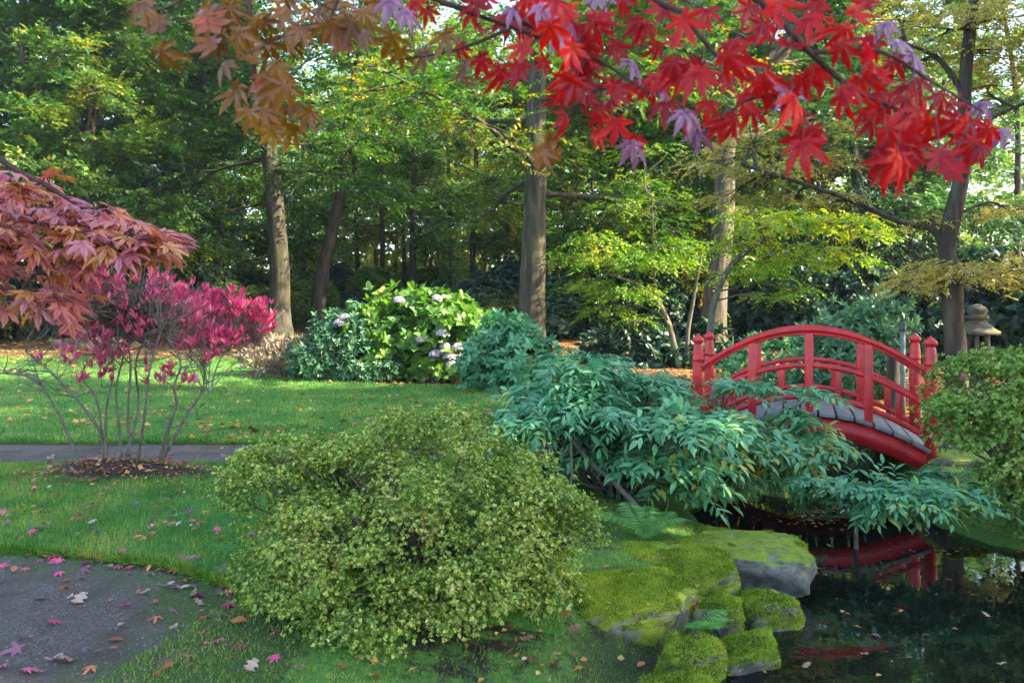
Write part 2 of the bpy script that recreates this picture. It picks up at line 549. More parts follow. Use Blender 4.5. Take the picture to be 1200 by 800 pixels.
M_PLANK = paint_mat('grey_plank', (.085, .078, .075), (.2, .19, .185), .7, 90, .5)
M_POLE = paint_mat('grey_pole', (.06, .075, .07), (.13, .15, .14), .6)
M_BLACK = paint_mat('black_cap', (.012, .012, .014), (.025, .025, .03), .4)

def water_mat():
    m, t, N, L, b, out = newmat('pond_water')
    b.inputs['Base Color'].default_value = (.006, .008, .006, 1)
    b.inputs['Roughness'].default_value = .015
    b.inputs['IOR'].default_value = 1.45
    b.inputs['Specular IOR Level'].default_value = .6
    bp = N.new('ShaderNodeBump')
    bp.inputs['Strength'].default_value = .05
    bp.inputs['Distance'].default_value = .02
    L.new(noise_n(N, L, 6, 2, .5), bp.inputs['Height'])
    L.new(bp.outputs[0], b.inputs['Normal'])
    return m
M_WATER = water_mat()

# ------------------------------------------------------------------ leaf templates (x across, y along, z normal)
def T(v, tris=None, quads=None):
    f = {}
    if tris is not None:
        f[3] = np.array(tris)
    if quads is not None:
        f[4] = np.array(quads)
    return (np.array(v, float), f)

LEAF = T([[0, 0, 0], [.3, .42, .09], [0, 1, -.05], [-.3, .42, .09]], tris=[[0, 1, 2], [0, 2, 3]])
LEAFW = T([[0, 0, 0], [.42, .4, .1], [0, 1, -.08], [-.42, .4, .1]], tris=[[0, 1, 2], [0, 2, 3]])
OVAL = T([[0, 0, 0], [.2, .2, .05], [.29, .5, .07], [.16, .82, .02], [0, 1, -.1], [-.16, .82, .02], [-.29, .5, .07], [-.2, .2, .05], [0, .5, 0]],
         tris=[[0, 1, 8], [1, 2, 8], [2, 3, 8], [3, 4, 8], [4, 5, 8], [5, 6, 8], [6, 7, 8], [7, 0, 8]])
LANCE = T([[0, 0, 0], [.12, .2, .05], [.175, .45, .05], [.11, .75, 0], [0, 1, -.14], [-.11, .75, 0], [-.175, .45, .05], [-.12, .2, .05], [0, .25, .02], [0, .5, .02], [0, .77, -.04]],
          tris=[[0, 1, 8], [8, 1, 2], [8, 2, 9], [9, 2, 3], [9, 3, 10], [10, 3, 4], [10, 4, 5], [10, 5, 9], [9, 5, 6], [9, 6, 8], [8, 6, 7], [8, 7, 0]])
SLIM = T([[0, 0, 0], [.1, .3, .03], [.125, .55, .03], [0, 1, .03], [-.125, .55, .03], [-.1, .3, .03], [0, .45, 0]], tris=[[0, 1, 6], [1, 2, 6], [2, 3, 6], [3, 4, 6], [4, 5, 6], [5, 0, 6]])
BLADE = T([[-.06, 0, 0], [.06, 0, 0], [.01, 1, .12]], tris=[[0, 1, 2]])
PINNA = T([[0, 0, 0], [.12, .3, .02], [0, 1, -.1], [-.12, .3, .02]], tris=[[0, 1, 2], [0, 2, 3]])

def palmate(rng, lobes=7, curl=.25, narrow=.5, serr=True):
    """star shaped maple leaf, stalk at the origin, tip lobe along +y; each lobe folded along its vein"""
    V, tr = [[0, 0, 0]], []
    angs = np.linspace(-128, 128, lobes)
    lens = {7: [.42, .68, .92, 1.0, .92, .68, .42], 5: [.5, .85, 1.0, .85, .5]}[lobes]
    half = 128 / (lobes - 1)
    for a, l in zip(angs, lens):
        a = a + rng.normal(0, 3)
        l = l * rng.uniform(.92, 1.06)
        d = np.array([math.sin(R(a)), math.cos(R(a))])
        n = np.array([d[1], -d[0]])
        wid = narrow * .3 * l
        dz = curl * rng.uniform(.6, 1.3)
        prof = [(.26, math.tan(R(half)) * .26 * .95, 0), (.45, wid * .85, .02), (.6, wid, .01), (.78, wid * .55, -.01), (1.0, 0, -.03)]
        base = len(V)
        for (s, wd, up) in prof:
            z = -dz * (s * l) ** 2
            c = d * s * l
            if wd == 0:
                V.append([*c, z])
            else:
                V.append([*(c + n * wd), z + .05 * l])
                V.append([*c, z - .02])
                V.append([*(c - n * wd), z + .05 * l])
        b = base
        tr += [[0, b + 1, b], [0, b + 2, b + 1]]
        for k in range(3):
            p, q = b + 3 * k, b + 3 * (k + 1)
            tr += [[p, p + 1, q + 1], [p, q + 1, q], [p + 1, p + 2, q + 2], [p + 1, q + 2, q + 1]]
        p = b + 9
        tr += [[p, p + 1, b + 12], [p + 1, p + 2, b + 12]]
    V = np.array(V)
    return T(V, tris=tr)

def oakleaf(rng):
    ts = np.linspace(0, 1, 15)
    wv = .06 + .3 * np.sin(ts * math.pi) ** .8 * (.62 + .38 * np.cos(ts * 2 * math.pi * 4.0 + 2.6))
    wv[0] = wv[-1] = .012
    V, tr = [], []
    for t_, w_ in zip(ts, wv):
        z = .12 * math.sin(t_ * 5 + 1) + rng.normal(0, .01)
        V += [[w_, t_, z + .06], [0, t_, z], [-w_, t_, z + .06]]
    for k in range(14):
        p, q = 3 * k, 3 * k + 3
        tr += [[p, p + 1, q + 1], [p, q + 1, q], [p + 1, p + 2, q + 2], [p + 1, q + 2, q + 1]]
    return T(V, tris=tr)

# ------------------------------------------------------------------ foliage builders
def sprays(rng, g, pos, dv, up, L, m, size, tmpl, spread=.9, droop=.2, jit=.3, mat=0):
    """flat leafy twigs: m leaves set alternately along each"""
    pos, dv, up = np.asarray(pos, float), nrm(dv), nrm(up)
    n = len(pos)
    L = np.broadcast_to(np.asarray(L, float), (n,))
    rt = nrm(np.cross(dv, up))
    t = (np.arange(m) + .6) / m
    side = np.where(np.arange(m) % 2 == 0, 1.0, -1.0)
    side[-1] = 0
    O = pos[:, None] + dv[:, None] * (L[:, None] * t)[..., None]
    O[..., 2] -= droop * L[:, None] * t ** 2
    D = dv[:, None] * .6 + rt[:, None] * (side * spread)[None, :, None] + rng.normal(0, jit, (n, m, 3))
    D[..., 2] -= droop * (.4 + t)
    Z = np.repeat(up[:, None], m, 1) + rng.normal(0, jit, (n, m, 3))
    S = size * rng.uniform(.65, 1.25, (n, m)) * (1 - .25 * t)
    g.place(tmpl, O.reshape(-1, 3), D.reshape(-1, 3), Z.reshape(-1, 3), S.ravel(), mat)

def whorls(rng, g, pos, ax, k, size, tmpl, tilt=1.0, jit=.25, mat=0):
    pos, ax = np.asarray(pos, float), nrm(ax)
    n = len(pos)
    ref = rng.normal(0, 1, (n, 3))
    A = nrm(np.cross(ax, ref))
    B = np.cross(ax, A)
    th = (np.arange(k) / k * 2 * math.pi)[None] + rng.random((n, 1)) * 6.3
    tl = tilt * rng.uniform(.65, 1.25, (n, k))
    rad = A[:, None] * np.cos(th)[..., None] + B[:, None] * np.sin(th)[..., None]
    D = ax[:, None] * np.cos(tl)[..., None] + rad * np.sin(tl)[..., None] + rng.normal(0, jit, (n, k, 3)) * .5
    Z = ax[:, None] * np.sin(tl)[..., None] - rad * np.cos(tl)[..., None] + rng.normal(0, jit, (n, k, 3))
    S = size * rng.uniform(.6, 1.25, (n, k))
    g.place(tmpl, np.repeat(pos[:, None], k, 1).reshape(-1, 3), D.reshape(-1, 3), Z.reshape(-1, 3), S.ravel(), mat)

def at_path(path, u):
    u = np.clip(u, 0, 1) * (len(path) - 1)
    k = int(min(u, len(path) - 2))
    return path[k] * (1 - (u - k)) + path[k + 1] * (u - k)

def grow(rng, trunk, r0, r1, cb, R_, n_limb=13, n_sub=7, n_spr=9, m=14, leaf=.14, spr=.7, el=(5, 55), tmpl=LEAF, seg=12, limb_r=.3, flat=.25, droop=.2, shape=1.0, rough=.04, skip=None):
    """broadleaf tree: trunk path, limbs, side branches, leafy sprays. cb = share of the trunk below the crown"""
    wood, leaves = Geo(), Geo()
    trunk = smooth_path(trunk, 26)
    tt = np.linspace(0, 1, 26)
    rad = r0 * (1 - tt) ** .55 * .96 + r1 * tt ** .5 + r0 * .5 * np.exp(-tt * 26 / 1.0 * 1.2)
    tube(wood, trunk, rad, seg, rng=rng, rough=rough)
    H = trunk[-1, 2] - trunk[0, 2]
    pos, dv, up, LL = [], [], [], []
    for i in range(n_limb):
        u = cb + (1 - cb) * ((i + rng.random() * .8) / n_limb) * .97
        s = at_path(trunk, u)
        az = i * 2.39996 + rng.normal(0, .35)
        v = (u - cb) / (1 - cb)
        e = R(el[0] + (el[1] - el[0]) * v + rng.normal(0, 7))
        ln = R_ * (1.05 - .72 * v ** 1.3 * shape) * rng.uniform(.75, 1.15)
        d = np.array([math.cos(az) * math.cos(e), math.sin(az) * math.cos(e), math.sin(e)])
        c = [s]
        dd = d.copy()
        for q in range(5):
            dd = nrm(dd + rng.normal(0, .13, 3) + np.array([0, 0, -.1 * droop * 5 * (q > 1)]) + np.array([0, 0, .1 * (q < 2)]))
            c.append(c[-1] + dd * ln / 5)
        c = smooth_path(c, 9)
        lr = max(.02, np.interp(u, tt, rad) * limb_r)
        tube(wood, c, lr * np.linspace(1, .18, 9), 6, rng=rng, rough=.06)
        for j in range(n_sub):
            w_ = .28 + .72 * (j + rng.random()) / n_sub
            s2 = at_path(c, w_)
            t2 = nrm(at_path(c, min(1, w_ + .08)) - at_path(c, w_ - .08))
            sgn = 1 if j % 2 else -1
            sd = nrm(np.cross(t2, [0, 0, 1])) * sgn
            d2 = nrm(t2 * .75 + sd * rng.uniform(.5, 1.2) + rng.normal(0, .2, 3) + np.array([0, 0, rng.normal(0, .25)]))
            l2 = ln * rng.uniform(.22, .42) * (1.25 - .5 * w_)
            e2 = s2 + d2 * l2 + np.array([0, 0, -.12 * l2 * droop * 5])
            mid = (s2 + e2) / 2 + np.array([0, 0, .06 * l2]) + rng.normal(0, .04 * l2, 3)
            c2 = np.array([s2, mid, e2])
            tube(wood, c2, [lr * .3, lr * .2, .008], 4, cap=False)
            for k in range(n_spr):
                x = .1 + .95 * (k + rng.random()) / n_spr
                p = at_path(c2, x) + rng.normal(0, .16 * l2 + .05, 3) * np.array([1, 1, .45])
                pos.append(p)
                dv.append(nrm(d2 * .7 + rng.normal(0, .55, 3) * np.array([1, 1, .35])))
                up.append(nrm(np.array([0, 0, 1.0]) + rng.normal(0, flat, 3)))
                LL.append(spr * rng.uniform(.7, 1.2))
    pos = np.array(pos)
    sprays(rng, leaves, pos, np.array(dv), np.array(up), np.array(LL), m, leaf, tmpl, droop=droop, jit=.3)
    return wood, leaves

def pad(rng, leaves, c, rx, ry, rz, n, L, m, size, tmpl, droop=.2, rag=.45):
    """flat leafy layer"""
    a = rng.random(n) * 2 * math.pi
    rr = np.sqrt(rng.random(n)) * (1 + rag * (rng.random(n) - .5))
    k = rng.integers(0, 9999)
    rr = rr * (.65 + .7 * noise3(np.stack([np.cos(a) * 1.6 + k, np.sin(a) * 1.6 + 7, np.zeros(n)], -1)))
    pos = np.stack([c[0] + rx * rr * np.cos(a), c[1] + ry * rr * np.sin(a), c[2] + rz * rng.normal(0, 1, n) + rz * 1.4 * (1 - rr ** 2)], -1)
    dv = np.stack([np.cos(a), np.sin(a), np.full(n, -.1)], -1) + rng.normal(0, .45, (n, 3)) * np.array([1, 1, .4])
    up = np.array([0, 0, 1.0]) + rng.normal(0, .25, (n, 3))
    sprays(rng, leaves, pos, dv, up, L * rng.uniform(.6, 1.3, n), m, size, tmpl, droop=droop, jit=.3)

def lobe_pts(rng, lobes, n, zmin=None, shell=(.8, 1.04), noise=.25, upb=.0):
    """points and outward directions near the skin of a union of ellipsoids"""
    c = np.array([l[0] for l in lobes], float)
    r = np.array([l[1] for l in lobes], float)
    area = (r[:, 0] * r[:, 1] + r[:, 0] * r[:, 2] + r[:, 1] * r[:, 2])
    pick = rng.choice(len(lobes), int(n * 2.6), p=area / area.sum())
    d = nrm(rng.normal(0, 1, (len(pick), 3)))
    k = rng.uniform(*shell, len(pick))
    p = c[pick] + d * r[pick] * k[:, None]
    p = p + (np.stack([fbm(p * 2.1 + q * 31, 2) for q in range(3)], -1) - .5) * noise * 2 * r[pick].mean(1, keepdims=True)
    inside = np.zeros(len(p), bool)
    for i in range(len(lobes)):
        q = (((p - c[i]) / r[i]) ** 2).sum(1)
        inside |= (q < .55) & (pick != i)
    ok = ~inside
    if zmin is not None:
        ok &= p[:, 2] > zmin
    nv = nrm(d / r[pick])
    p, nv = p[ok][:n], nv[ok][:n]
    return p, nrm(nv + np.array([0, 0, upb]))

def stems_to(rng, g, base, pts, r0=.012, spread=.06, bend=.15, seg=5, fork=3):
    for p in pts:
        b = base + rng.normal(0, spread, 3) * np.array([1, 1, 0])
        a = b + (p - b) * .35 + rng.normal(0, bend, 3) * .4 * np.linalg.norm(p - b) * np.array([1, 1, .3])
        c = b + (p - b) * .7 + rng.normal(0, bend, 3) * .3 * np.linalg.norm(p - b)
        tube(g, smooth_path([b, a, c, p], 9), r0 * np.linspace(1, .25, 9), seg, cap=False)

# ------------------------------------------------------------------ terrain
POND = np.array([(.7, 1.6), (.9, 3.4), (1.05, 4.3), (1.25, 4.7), (1.62, 5.0), (1.9, 5.6), (2.25, 6.3), (2.0, 6.9), (1.75, 7.4), (1.8, 8.0), (2.3, 8.9),
                 (2.7, 10), (3.2, 11.3), (4.0, 11.2), (4.3, 10), (4.2, 9.0), (4.05, 8.3), (3.95, 7.5), (4.1, 6.95), (4.5, 6.55), (5.5, 6.1), (7.2, 5.2), (7.6, 4), (7.4, 1.6)])
WATER_Z = -.42

def sdf(x, y, poly):
    p = np.stack([x, y], -1)
    d = np.full(x.shape, 1e9)
    ins = np.zeros(x.shape, bool)
    n = len(poly)
    for i in range(n):
        a, b = poly[i], poly[(i + 1) % n]
        e = b - a
        t = np.clip(((p - a) @ e) / (e @ e), 0, 1)
        q = p - a - t[..., None] * e
        d = np.minimum(d, (q ** 2).sum(-1))
        c = (a[1] > y) != (b[1] > y)
        xi = a[0] + (y - a[1]) / (b[1] - a[1] + 1e-12) * (b[0] - a[0])
        ins ^= c & (x < xi)
    d = np.sqrt(d)
    return np.where(ins, -d, d)

def H(x, y):
    x, y = np.asarray(x, float), np.asarray(y, float)
    base = np.interp(y, [-50, 9, 14, 18, 22, 30, 45, 80, 400], [0, 0, .03, .15, .42, .6, .9, 1.6, 6])
    base = base + .05 * (fbm(np.stack([x * .5, y * .5, 0 * x], -1), 3) - .5) * sstep(9, 14, y)
    s = sdf(x, y, POND)
    s = s + .22 * (fbm(np.stack([x * 2.2, y * 2.2, 0 * x + 3], -1), 3) - .5)
    k = np.interp(s, [-1.5, -.4, 0, .12, .5, .8, 1.7], [-1.0, -.85, -.5, -.44, -.34, -.14, 0])
    k = np.where((y > 6.6) | (x > 3), np.interp(s, [-1.5, -.4, 0, .12, .9, 1.7], [-1.0, -.85, -.46, -.33, -.1, 0]), k)
    right = sstep(3.6, 4.2, x) * sstep(7.6, 8.2, y)
    k = np.where(s > 0, k * (1 - .9 * right * sstep(.0, .25, s)), k)
    mound = .09 * np.exp(-(((x + 3.75) / .75) ** 2 + ((y - 7.55) / .4) ** 2))
    mound = mound + .16 * np.exp(-(((x + 7.0) / .9) ** 2 + ((y - 19) / .8) ** 2))
    return base + k + mound

def Hs(x, y):
    return float(H(np.array([x]), np.array([y]))[0])

def G(px, py):
    """ground point under a pixel"""
    d = 5.0
    for d in np.geomspace(2.5, 90, 500):
        p = P(px, py, d)
        if p[2] <= Hs(p[0], p[1]):
            break
    return np.array([p[0], p[1], Hs(p[0], p[1])])

def axis_pts(segs):
    out = [segs[0][0]]
    for a, b, s in segs:
        out += list(np.linspace(a, b, max(1, int(round((b - a) / s))) + 1)[1:])
    return np.array(out)

def set_attr(me, name, vals):
    a = me.attributes.new(name, 'FLOAT', 'POINT')
    a.data.foreach_set('value', np.asarray(vals, np.float32))

xs = axis_pts([(-300, -40, 20), (-40, -12, 1.5), (-12, -6, .2), (-6, 7, .07), (7, 14, .25), (14, 40, 1.5), (40, 300, 20)])
ys = axis_pts([(-60, 0, 6), (0, 2.5, .4), (2.5, 12, .07), (12, 24, .2), (24, 60, 1.0), (60, 400, 20)])
X, Y = np.meshgrid(xs, ys)
Zg = H(X, Y)
near_path = lambda x: np.interp(x, [-8, -3.35, -2.73, -2.09, -1.61, -1.2, -.7, 0], [5.75, 5.31, 5.19, 4.97, 4.63, 4.15, 3.6, 3.0])
p2f = lambda x: np.interp(x, [-12, -5, -3, -1, 1.2], [8.35, 8.1, 8.15, 8.5, 9.0])
p2b = lambda x: np.interp(x, [-12, -5, -3, -1, 1.2], [9.75, 9.56, 9.55, 9.75, 10.1])
nx, ny = len(xs), len(ys)
idx = np.arange(nx * ny).reshape(ny, nx)
quads = np.stack([idx[:-1, :-1], idx[:-1, 1:], idx[1:, 1:], idx[1:, :-1]], -1).reshape(-1, 4)
g = Geo().add(np.stack([X, Y, Zg], -1).reshape(-1, 3), {4: quads})
ground = structure('ground', g, M_SOIL, smooth=True)
sd = sdf(X, Y, POND)
moss = sstep(2.6, .5, sd) * (sd > -.05) * (Y < 9) * .75 + .55 * (X < -.5) * (Y < 8.2)
moss = np.maximum(moss, .6 * sstep(-1.6, -1.0, X) * (Y < 5.3) * (X < 1.4))
moss = np.maximum(moss, .42 * (Y > 10) * (Y < 15))
aza_bare = np.exp(-(((X + .45) / 1.0) ** 2 + ((Y - 4.5) / .75) ** 2))
moss = moss * (1 - .45 * aza_bare) * (1 - .95 * sstep(.75, .6, sd) * (X < 2.4) * (Y < 6.6) * (Y > 3.8))
litter = .5 * sstep(17, 20, Y) + .3 * sstep(24, 16, Y) * sstep(3.0, 4.5, X) + .28 * sstep(10, 13, Y) * (X > 0)
set_attr(ground.data, 'moss', moss.ravel())
set_attr(ground.data, 'litter', litter.ravel())

def strip(x0, x1, dx, f0, f1, n, lift, skirt=.07, crown=0.0):
    """ground strip between the curves y=f0(x) and y=f1(x), following the terrain"""
    xa = np.arange(x0, x1 + dx / 2, dx)
    t = np.linspace(0, 1, n)
    wob = .035 * (fbm(np.stack([xa * 3, 0 * xa, 0 * xa], -1), 3) - .5) * 2
    A, B = f0(xa) + wob, f1(xa) - wob[::-1]
    YY = A[:, None] + (B - A)[:, None] * t
    XX = np.repeat(xa[:, None], n, 1)
    ZZ = H(XX, YY) + lift + .014 * (fbm(np.stack([XX * 4, YY * 4, 0 * XX], -1), 3) - .5) * (crown > 0)
    ZZ[:, 0] -= skirt
    ZZ[:, -1] -= skirt
    ZZ[0] -= skirt
    ZZ[-1] -= skirt
    id_ = np.arange(XX.size).reshape(XX.shape)
    q = np.stack([id_[:-1, :-1], id_[1:, :-1], id_[1:, 1:], id_[:-1, 1:]], -1).reshape(-1, 4)
    return Geo().add(np.stack([XX, YY, ZZ], -1).reshape(-1, 3), {4: q}), XX, YY

# paths lie a hair above the soil, the turf stands proud of them
g, PX, PY = strip(-9, -.95, .06, lambda x: 0 * x + 1.2, lambda x: near_path(x) - .03, 60, .006, .012)
path1 = structure('path', g, M_PATH, smooth=True)
mk = sstep(-2.6, -1.1, PX + .55 * (4.2 - PY) * .5) * .62 + .5 * sstep(.9, .1, near_path(PX) - PY)
set_attr(path1.data, 'moss', np.clip(mk, .12, .8).ravel())
g, PX, PY = strip(-14, .6, .07, lambda x: p2f(x) - .04, lambda x: p2b(x) + .04, 16, .006, .012)
path2 = structure('path', g, M_PATH, smooth=True)
set_attr(path2.data, 'moss', (.3 * sstep(.25, .0, np.minimum(PY - p2f(PX), p2b(PX) - PY))).ravel())
lawn_r = lambda x: np.interp(x, [-2, -1.2, -.4, .3], [8.2, 8.3, 8.45, 8.6])
g, LX1, LY1 = strip(-9, .3, .05, lambda x: np.maximum(near_path(x), 4.3 + 0 * x) + .0, lambda x: p2f(x), 70, .05, .075, 1)
structure('lawn', g, M_LAWN, smooth=True)
far_end = lambda x: np.interp(x, [-40, -14, -7, -4.6, -4.0, -2.6, -1, .4], [23, 21, 20.4, 19.4, 16.6, 15.9, 15.7, 14.5])
g, LX2, LY2 = strip(-36, .4, .12, lambda x: p2b(x), far_end, 70, .05, .08, 1)
structure('lawn', g, M_LAWN, smooth=True)

rng = np.random.default_rng(9)
n = 7000
x, y = rng.uniform(-3.6, -1.0, n), rng.uniform(3.2, 5.3, n)
k = y < near_path(x) - .04
PEB = T([[.5, 0, 0], [0, .5, 0], [-.5, 0, 0], [0, -.5, 0], [.1, .1, .35]], tris=[[0, 1, 4], [1, 2, 4], [2, 3, 4], [3, 0, 4]])
a = rng.random(k.sum()) * 6.28
g = Geo().place(PEB, np.stack([x[k], y[k], H(x[k], y[k]) + .007], -1), np.stack([np.cos(a), np.sin(a), 0 * a], -1), np.array([0, 0, 1.0]) + rng.normal(0, .2, (len(a), 3)), .004 + .009 * rng.random(len(a)) ** 3)
stuff('gravel', g, leaf_mat('gravel_grain', [(0, (.04, .038, .035)), (.5, (.14, .13, .12)), (1, (.34, .32, .29))], 1, .2, 1.0, trans=0.0, rough=.8), 'loose small gravel grains on the near path', 'gravel')

na, nr = 60, 14
aa, rr = np.meshgrid(np.linspace(0, 2 * math.pi, na, endpoint=False), np.linspace(0, 1, nr))
wob = 1 + .75 * (fbm(np.stack([np.cos(aa) * 1.5, np.sin(aa) * 1.5, 0 * aa], -1), 3) - .5) * 2
MX, MY = -3.62 + .85 * rr * wob * np.cos(aa), 7.5 + .42 * rr * wob * np.sin(aa)
MZ = H(MX, MY) + .05 + .055 * (1 - rr ** 2) + .03 * (fbm(np.stack([MX * 9, MY * 9, 0 * MX], -1), 3) - .5) - .03 * (rr > .97)
id_ = np.arange(na * nr).reshape(nr, na)
q = np.stack([id_[:-1], np.roll(id_[:-1], -1, 1), np.roll(id_[1:], -1, 1), id_[1:]], -1).reshape(-1, 4)
so = structure('soil', Geo().add(np.stack([MX, MY, MZ], -1).reshape(-1, 3), {4: q}), M_BED, smooth=True)
set_attr(so.data, 'moss', (.75 * sstep(.55, 1, rr)).ravel())
set_attr(so.data, 'litter', (.3 + 0 * rr).ravel())

# water
g = Geo()
wp = POND.mean(0) + (POND - POND.mean(0)) * 1.12
g.add([[-.5, .5, WATER_Z], [9.5, .5, WATER_Z], [9.5, 12.2, WATER_Z], [-.5, 12.2, WATER_Z]], {4: [[0, 1, 2, 3]]})
structure('water', g, M_WATER)

# grass
def blades(rng, x, y, h, lift, mat_h=1.0):
    n = len(x)
    z = H(x, y) + lift
    D = np.array([0, 0, 1.0]) + rng.normal(0, .42, (n, 3))
    Zn = rng.normal(0, 1, (n, 3)) * np.array([1, 1, .2])
    return np.stack([x, y, z], -1), D, Zn, h * rng.uniform(.5, 1.25, n)

rng = np.random.default_rng(11)
gg = Geo()
n = 110000
x = rng.uniform(-6.2, .3, n)
u = rng.random(n)
y0, y1 = near_path(x), p2f(x)
y0 = np.maximum(y0, 4.3)
y = y0 + (y1 - y0) * u
keep = ((np.exp(-(((x + 3.75) / .75) ** 2 + ((y - 7.55) / .42) ** 2)) < .72) | (rng.random(n) < .3)) & (abs(x) < y * .68 + .3)
keep &= fbm(np.stack([x * 1.7, y * 1.7, 0 * x], -1), 3) + rng.random(n) * .5 > .5
O, D, Zn, S = blades(rng, x[keep], y[keep], .05, .045)
gg.place(BLADE, O, D, Zn, np.stack([S * .9, S, S], -1))
for f0, sgn, a, b, cnt in ((near_path, 1, -6, -1.3, 6000), (p2f, -1, -7, -.5, 5000), (p2b, 1, -9, -.5, 6000)):   # tufts hanging over the turf edges
    x = rng.uniform(a, b, cnt)
    y = np.maximum(f0(x), 4.3 if f0 is near_path else 0) + sgn * rng.uniform(-.03, .05, cnt)
    O, D, Zn, S = blades(rng, x, y, .07, .02)
    D[:, 1] -= sgn * .7
    gg.place(BLADE, O, D, Zn, np.stack([S * .9, S, S], -1))
stuff('grass', gg, M_GRASS, 'short mossy grass of the near lawn between the two paths', 'grass')
gg = Geo()
n = 90000
x = rng.uniform(-15, .4, n)
y = p2b(x) + (far_end(x) - p2b(x)) * rng.random(n) ** 1.2
k = abs(x) < y * .68 + .3
O, D, Zn, S = blades(rng, x[k], y[k], .06, .045)
gg.place(BLADE, O, D, Zn, np.stack([S * 1.6, S, S], -1))
stuff('grass', gg, M_GRASS, 'bright green grass of the far lawn behind the second path', 'grass')
gg = Geo()
ROCKF = [(1.64, 6.05, .44, .28), (1.2, 5.6, .3, .24), (.74, 5.06, .28, .2), (1.25, 5.1, .2, .2), (.98, 4.5, .18, .18), (1.36, 4.7, .25, .2), (.86, 4.08, .22, .2)]
n = 120000                                        # grassy moss on the bank right of the azalea and round the near path
x = rng.uniform(-1.9, 2.0, n)
y = rng.uniform(3.0, 7.2, n)
sdv = sdf(x, y, POND)
bare = .62 * np.exp(-(((x + .5) / .9) ** 2 + ((y - 4.45) / .7) ** 2)) + .7 * (fbm(np.stack([x * 3, y * 3, 0 * x + 9], -1), 3) - .38)
k = (sdv > .1) & (rng.random(n) > bare * 1.5) & ((x > -1.0) | (y < near_path(x)) & (x > -1.9 + .25 * (y - 3)))
for rx_, ry_, ra_, rb_ in ROCKF:
    k &= ((x - rx_) / ra_) ** 2 + ((y - ry_) / rb_) ** 2 > 1
lift = np.where(x[k] > -.95, 0.0, .006)
O, D, Zn, S = blades(rng, x[k], y[k], .024, lift)
gg.place(BLADE, O, D, Zn, np.stack([S * 1.5, S, S], -1))
n = 9000
x = rng.uniform(3.6, 6.5, n)
y = rng.uniform(5.4, 8.6, n)
sdv = sdf(x, y, POND)
k = (sdv > .06) & (fbm(np.stack([x * 3, y * 3, 0 * x + 4], -1), 3) > .42)
O, D, Zn, S = blades(rng, x[k], y[k], .045, 0)
gg.place(BLADE, O, D, Zn, np.stack([S * 1.5, S, S], -1))
stuff('grass', gg, M_GRASS, 'low grass and moss on the bank between azalea and pond', 'grass')

# ------------------------------------------------------------------ red arched bridge
BU, BV = np.array([.943, -.334, 0]), np.array([.334, .943, 0])
B0, BL, BW = np.array([2.16, 9.41, 0]), 2.42, 1.24
UP = np.array([0, 0, 1.0])
def bp(t, s, z):
    return B0 + BU * (t * BL) + BV * s + UP * z
def arch(g, s, z0, rise, wid, hgt, t0=0.0, t1=1.0, n=36, over=None):
    t = np.linspace(t0, t1, n)
    z = z0 + rise * (1 - (2 * t - 1) ** 2)
    c = B0 + BU * (t * BL)[:, None] + BV * s + UP * z[:, None]
    tg = nrm(np.gradient(c, axis=0))
    nn = nrm(np.cross(BV[None] * np.ones((n, 1)), tg)) * -1
    nn = np.where(nn[:, 2:] < 0, -nn, nn)
    a, b = BV * wid / 2, nn * hgt / 2
    ring = np.stack([c - a - b, c + a - b, c + a + b, c - a + b], 1)
    i = np.arange(n - 1)[:, None] * 4
    j = np.arange(4)[None]
    q = np.stack([i + j, i + (j + 1) % 4, i + 4 + (j + 1) % 4, i + 4 + j], -1).reshape(-1, 4)
    g.add(ring.reshape(-1, 3), {4: q})
    g.add(ring[0], {4: [[3, 2, 1, 0]]})
    g.add(ring[-1], {4: [[0, 1, 2, 3]]})
def bev(o, wd=.006):
    m_ = o.modifiers.new('bevel', 'BEVEL')
    m_.width, m_.segments = wd, 2
    return o
q_ = lambda t: 1 - (2 * t - 1) ** 2
AX = np.stack([BU, BV, UP])
bridge = thing('arched_footbridge', 'small red painted arched footbridge over the pond with grey plank deck', 'bridge', bp(.5, BW / 2, -.1))
for s in (0, BW):
    o = Geo()
    arch(o, s, .90, .475, .085, .055)
    arch(o, s, .90 - .046, .475, .055, .035)
    part('top_rail', o, M_PAINT, bridge)
    o = Geo()
    arch(o, s, .535, .44, .06, .055)
    part('middle_rail', o, M_PAINT, bridge)
    o = Geo()
    arch(o, s, .20, .43, .06, .055)
    part('bottom_rail', o, M_PAINT, bridge)
    o = Geo()
    arch(o, s, -.06, .36, .085, .2, .02, .98)
    part('side_girder', o, M_PAINT, bridge)
    for t in (.25, .5, .75):
        o = Geo()
        z1, z0 = .90 + .475 * q_(t) - .04, -.1 + .36 * q_(t)
        box(o, bp(t, s - .003, (z0 + z1) / 2), (.085, .075, z1 - z0), AX)
        bev(part('rail_post', o, M_PAINT, bridge))
    for t in (.125, .375, .625, .875):
        o = Geo()
        z1, z0 = .535 + .44 * q_(t), .20 + .43 * q_(t)
        box(o, bp(t, s - .0015, (z0 + z1) / 2), (.065, .05, z1 - z0), AX)
        bev(part('baluster', o, M_PAINT, bridge))
    for t in (0.0, 1.0):
        o = Geo()
        lathe(o, [(0, -.35), (.062, -.35), (.062, .98), (.058, 1.0), (.066, 1.005), (.066, 1.03), (.06, 1.035), (.063, 1.085)], bp(t, s, 0), 24)
        pp = part('end_post', o, M_PAINT, bridge, smooth=False)
        o = Geo()
        lathe(o, [(.063, 1.085), (.052, 1.17), (.045, 1.185), (.043, 1.2), (.05, 1.208), (.066, 1.222), (.07, 1.24), (.064, 1.258), (.046, 1.275), (.022, 1.292), (.008, 1.31), (0, 1.318)], bp(t, s, 0), 24)
        part('finial', o, M_PAINT, pp, smooth=True)
rng = np.random.default_rng(3)
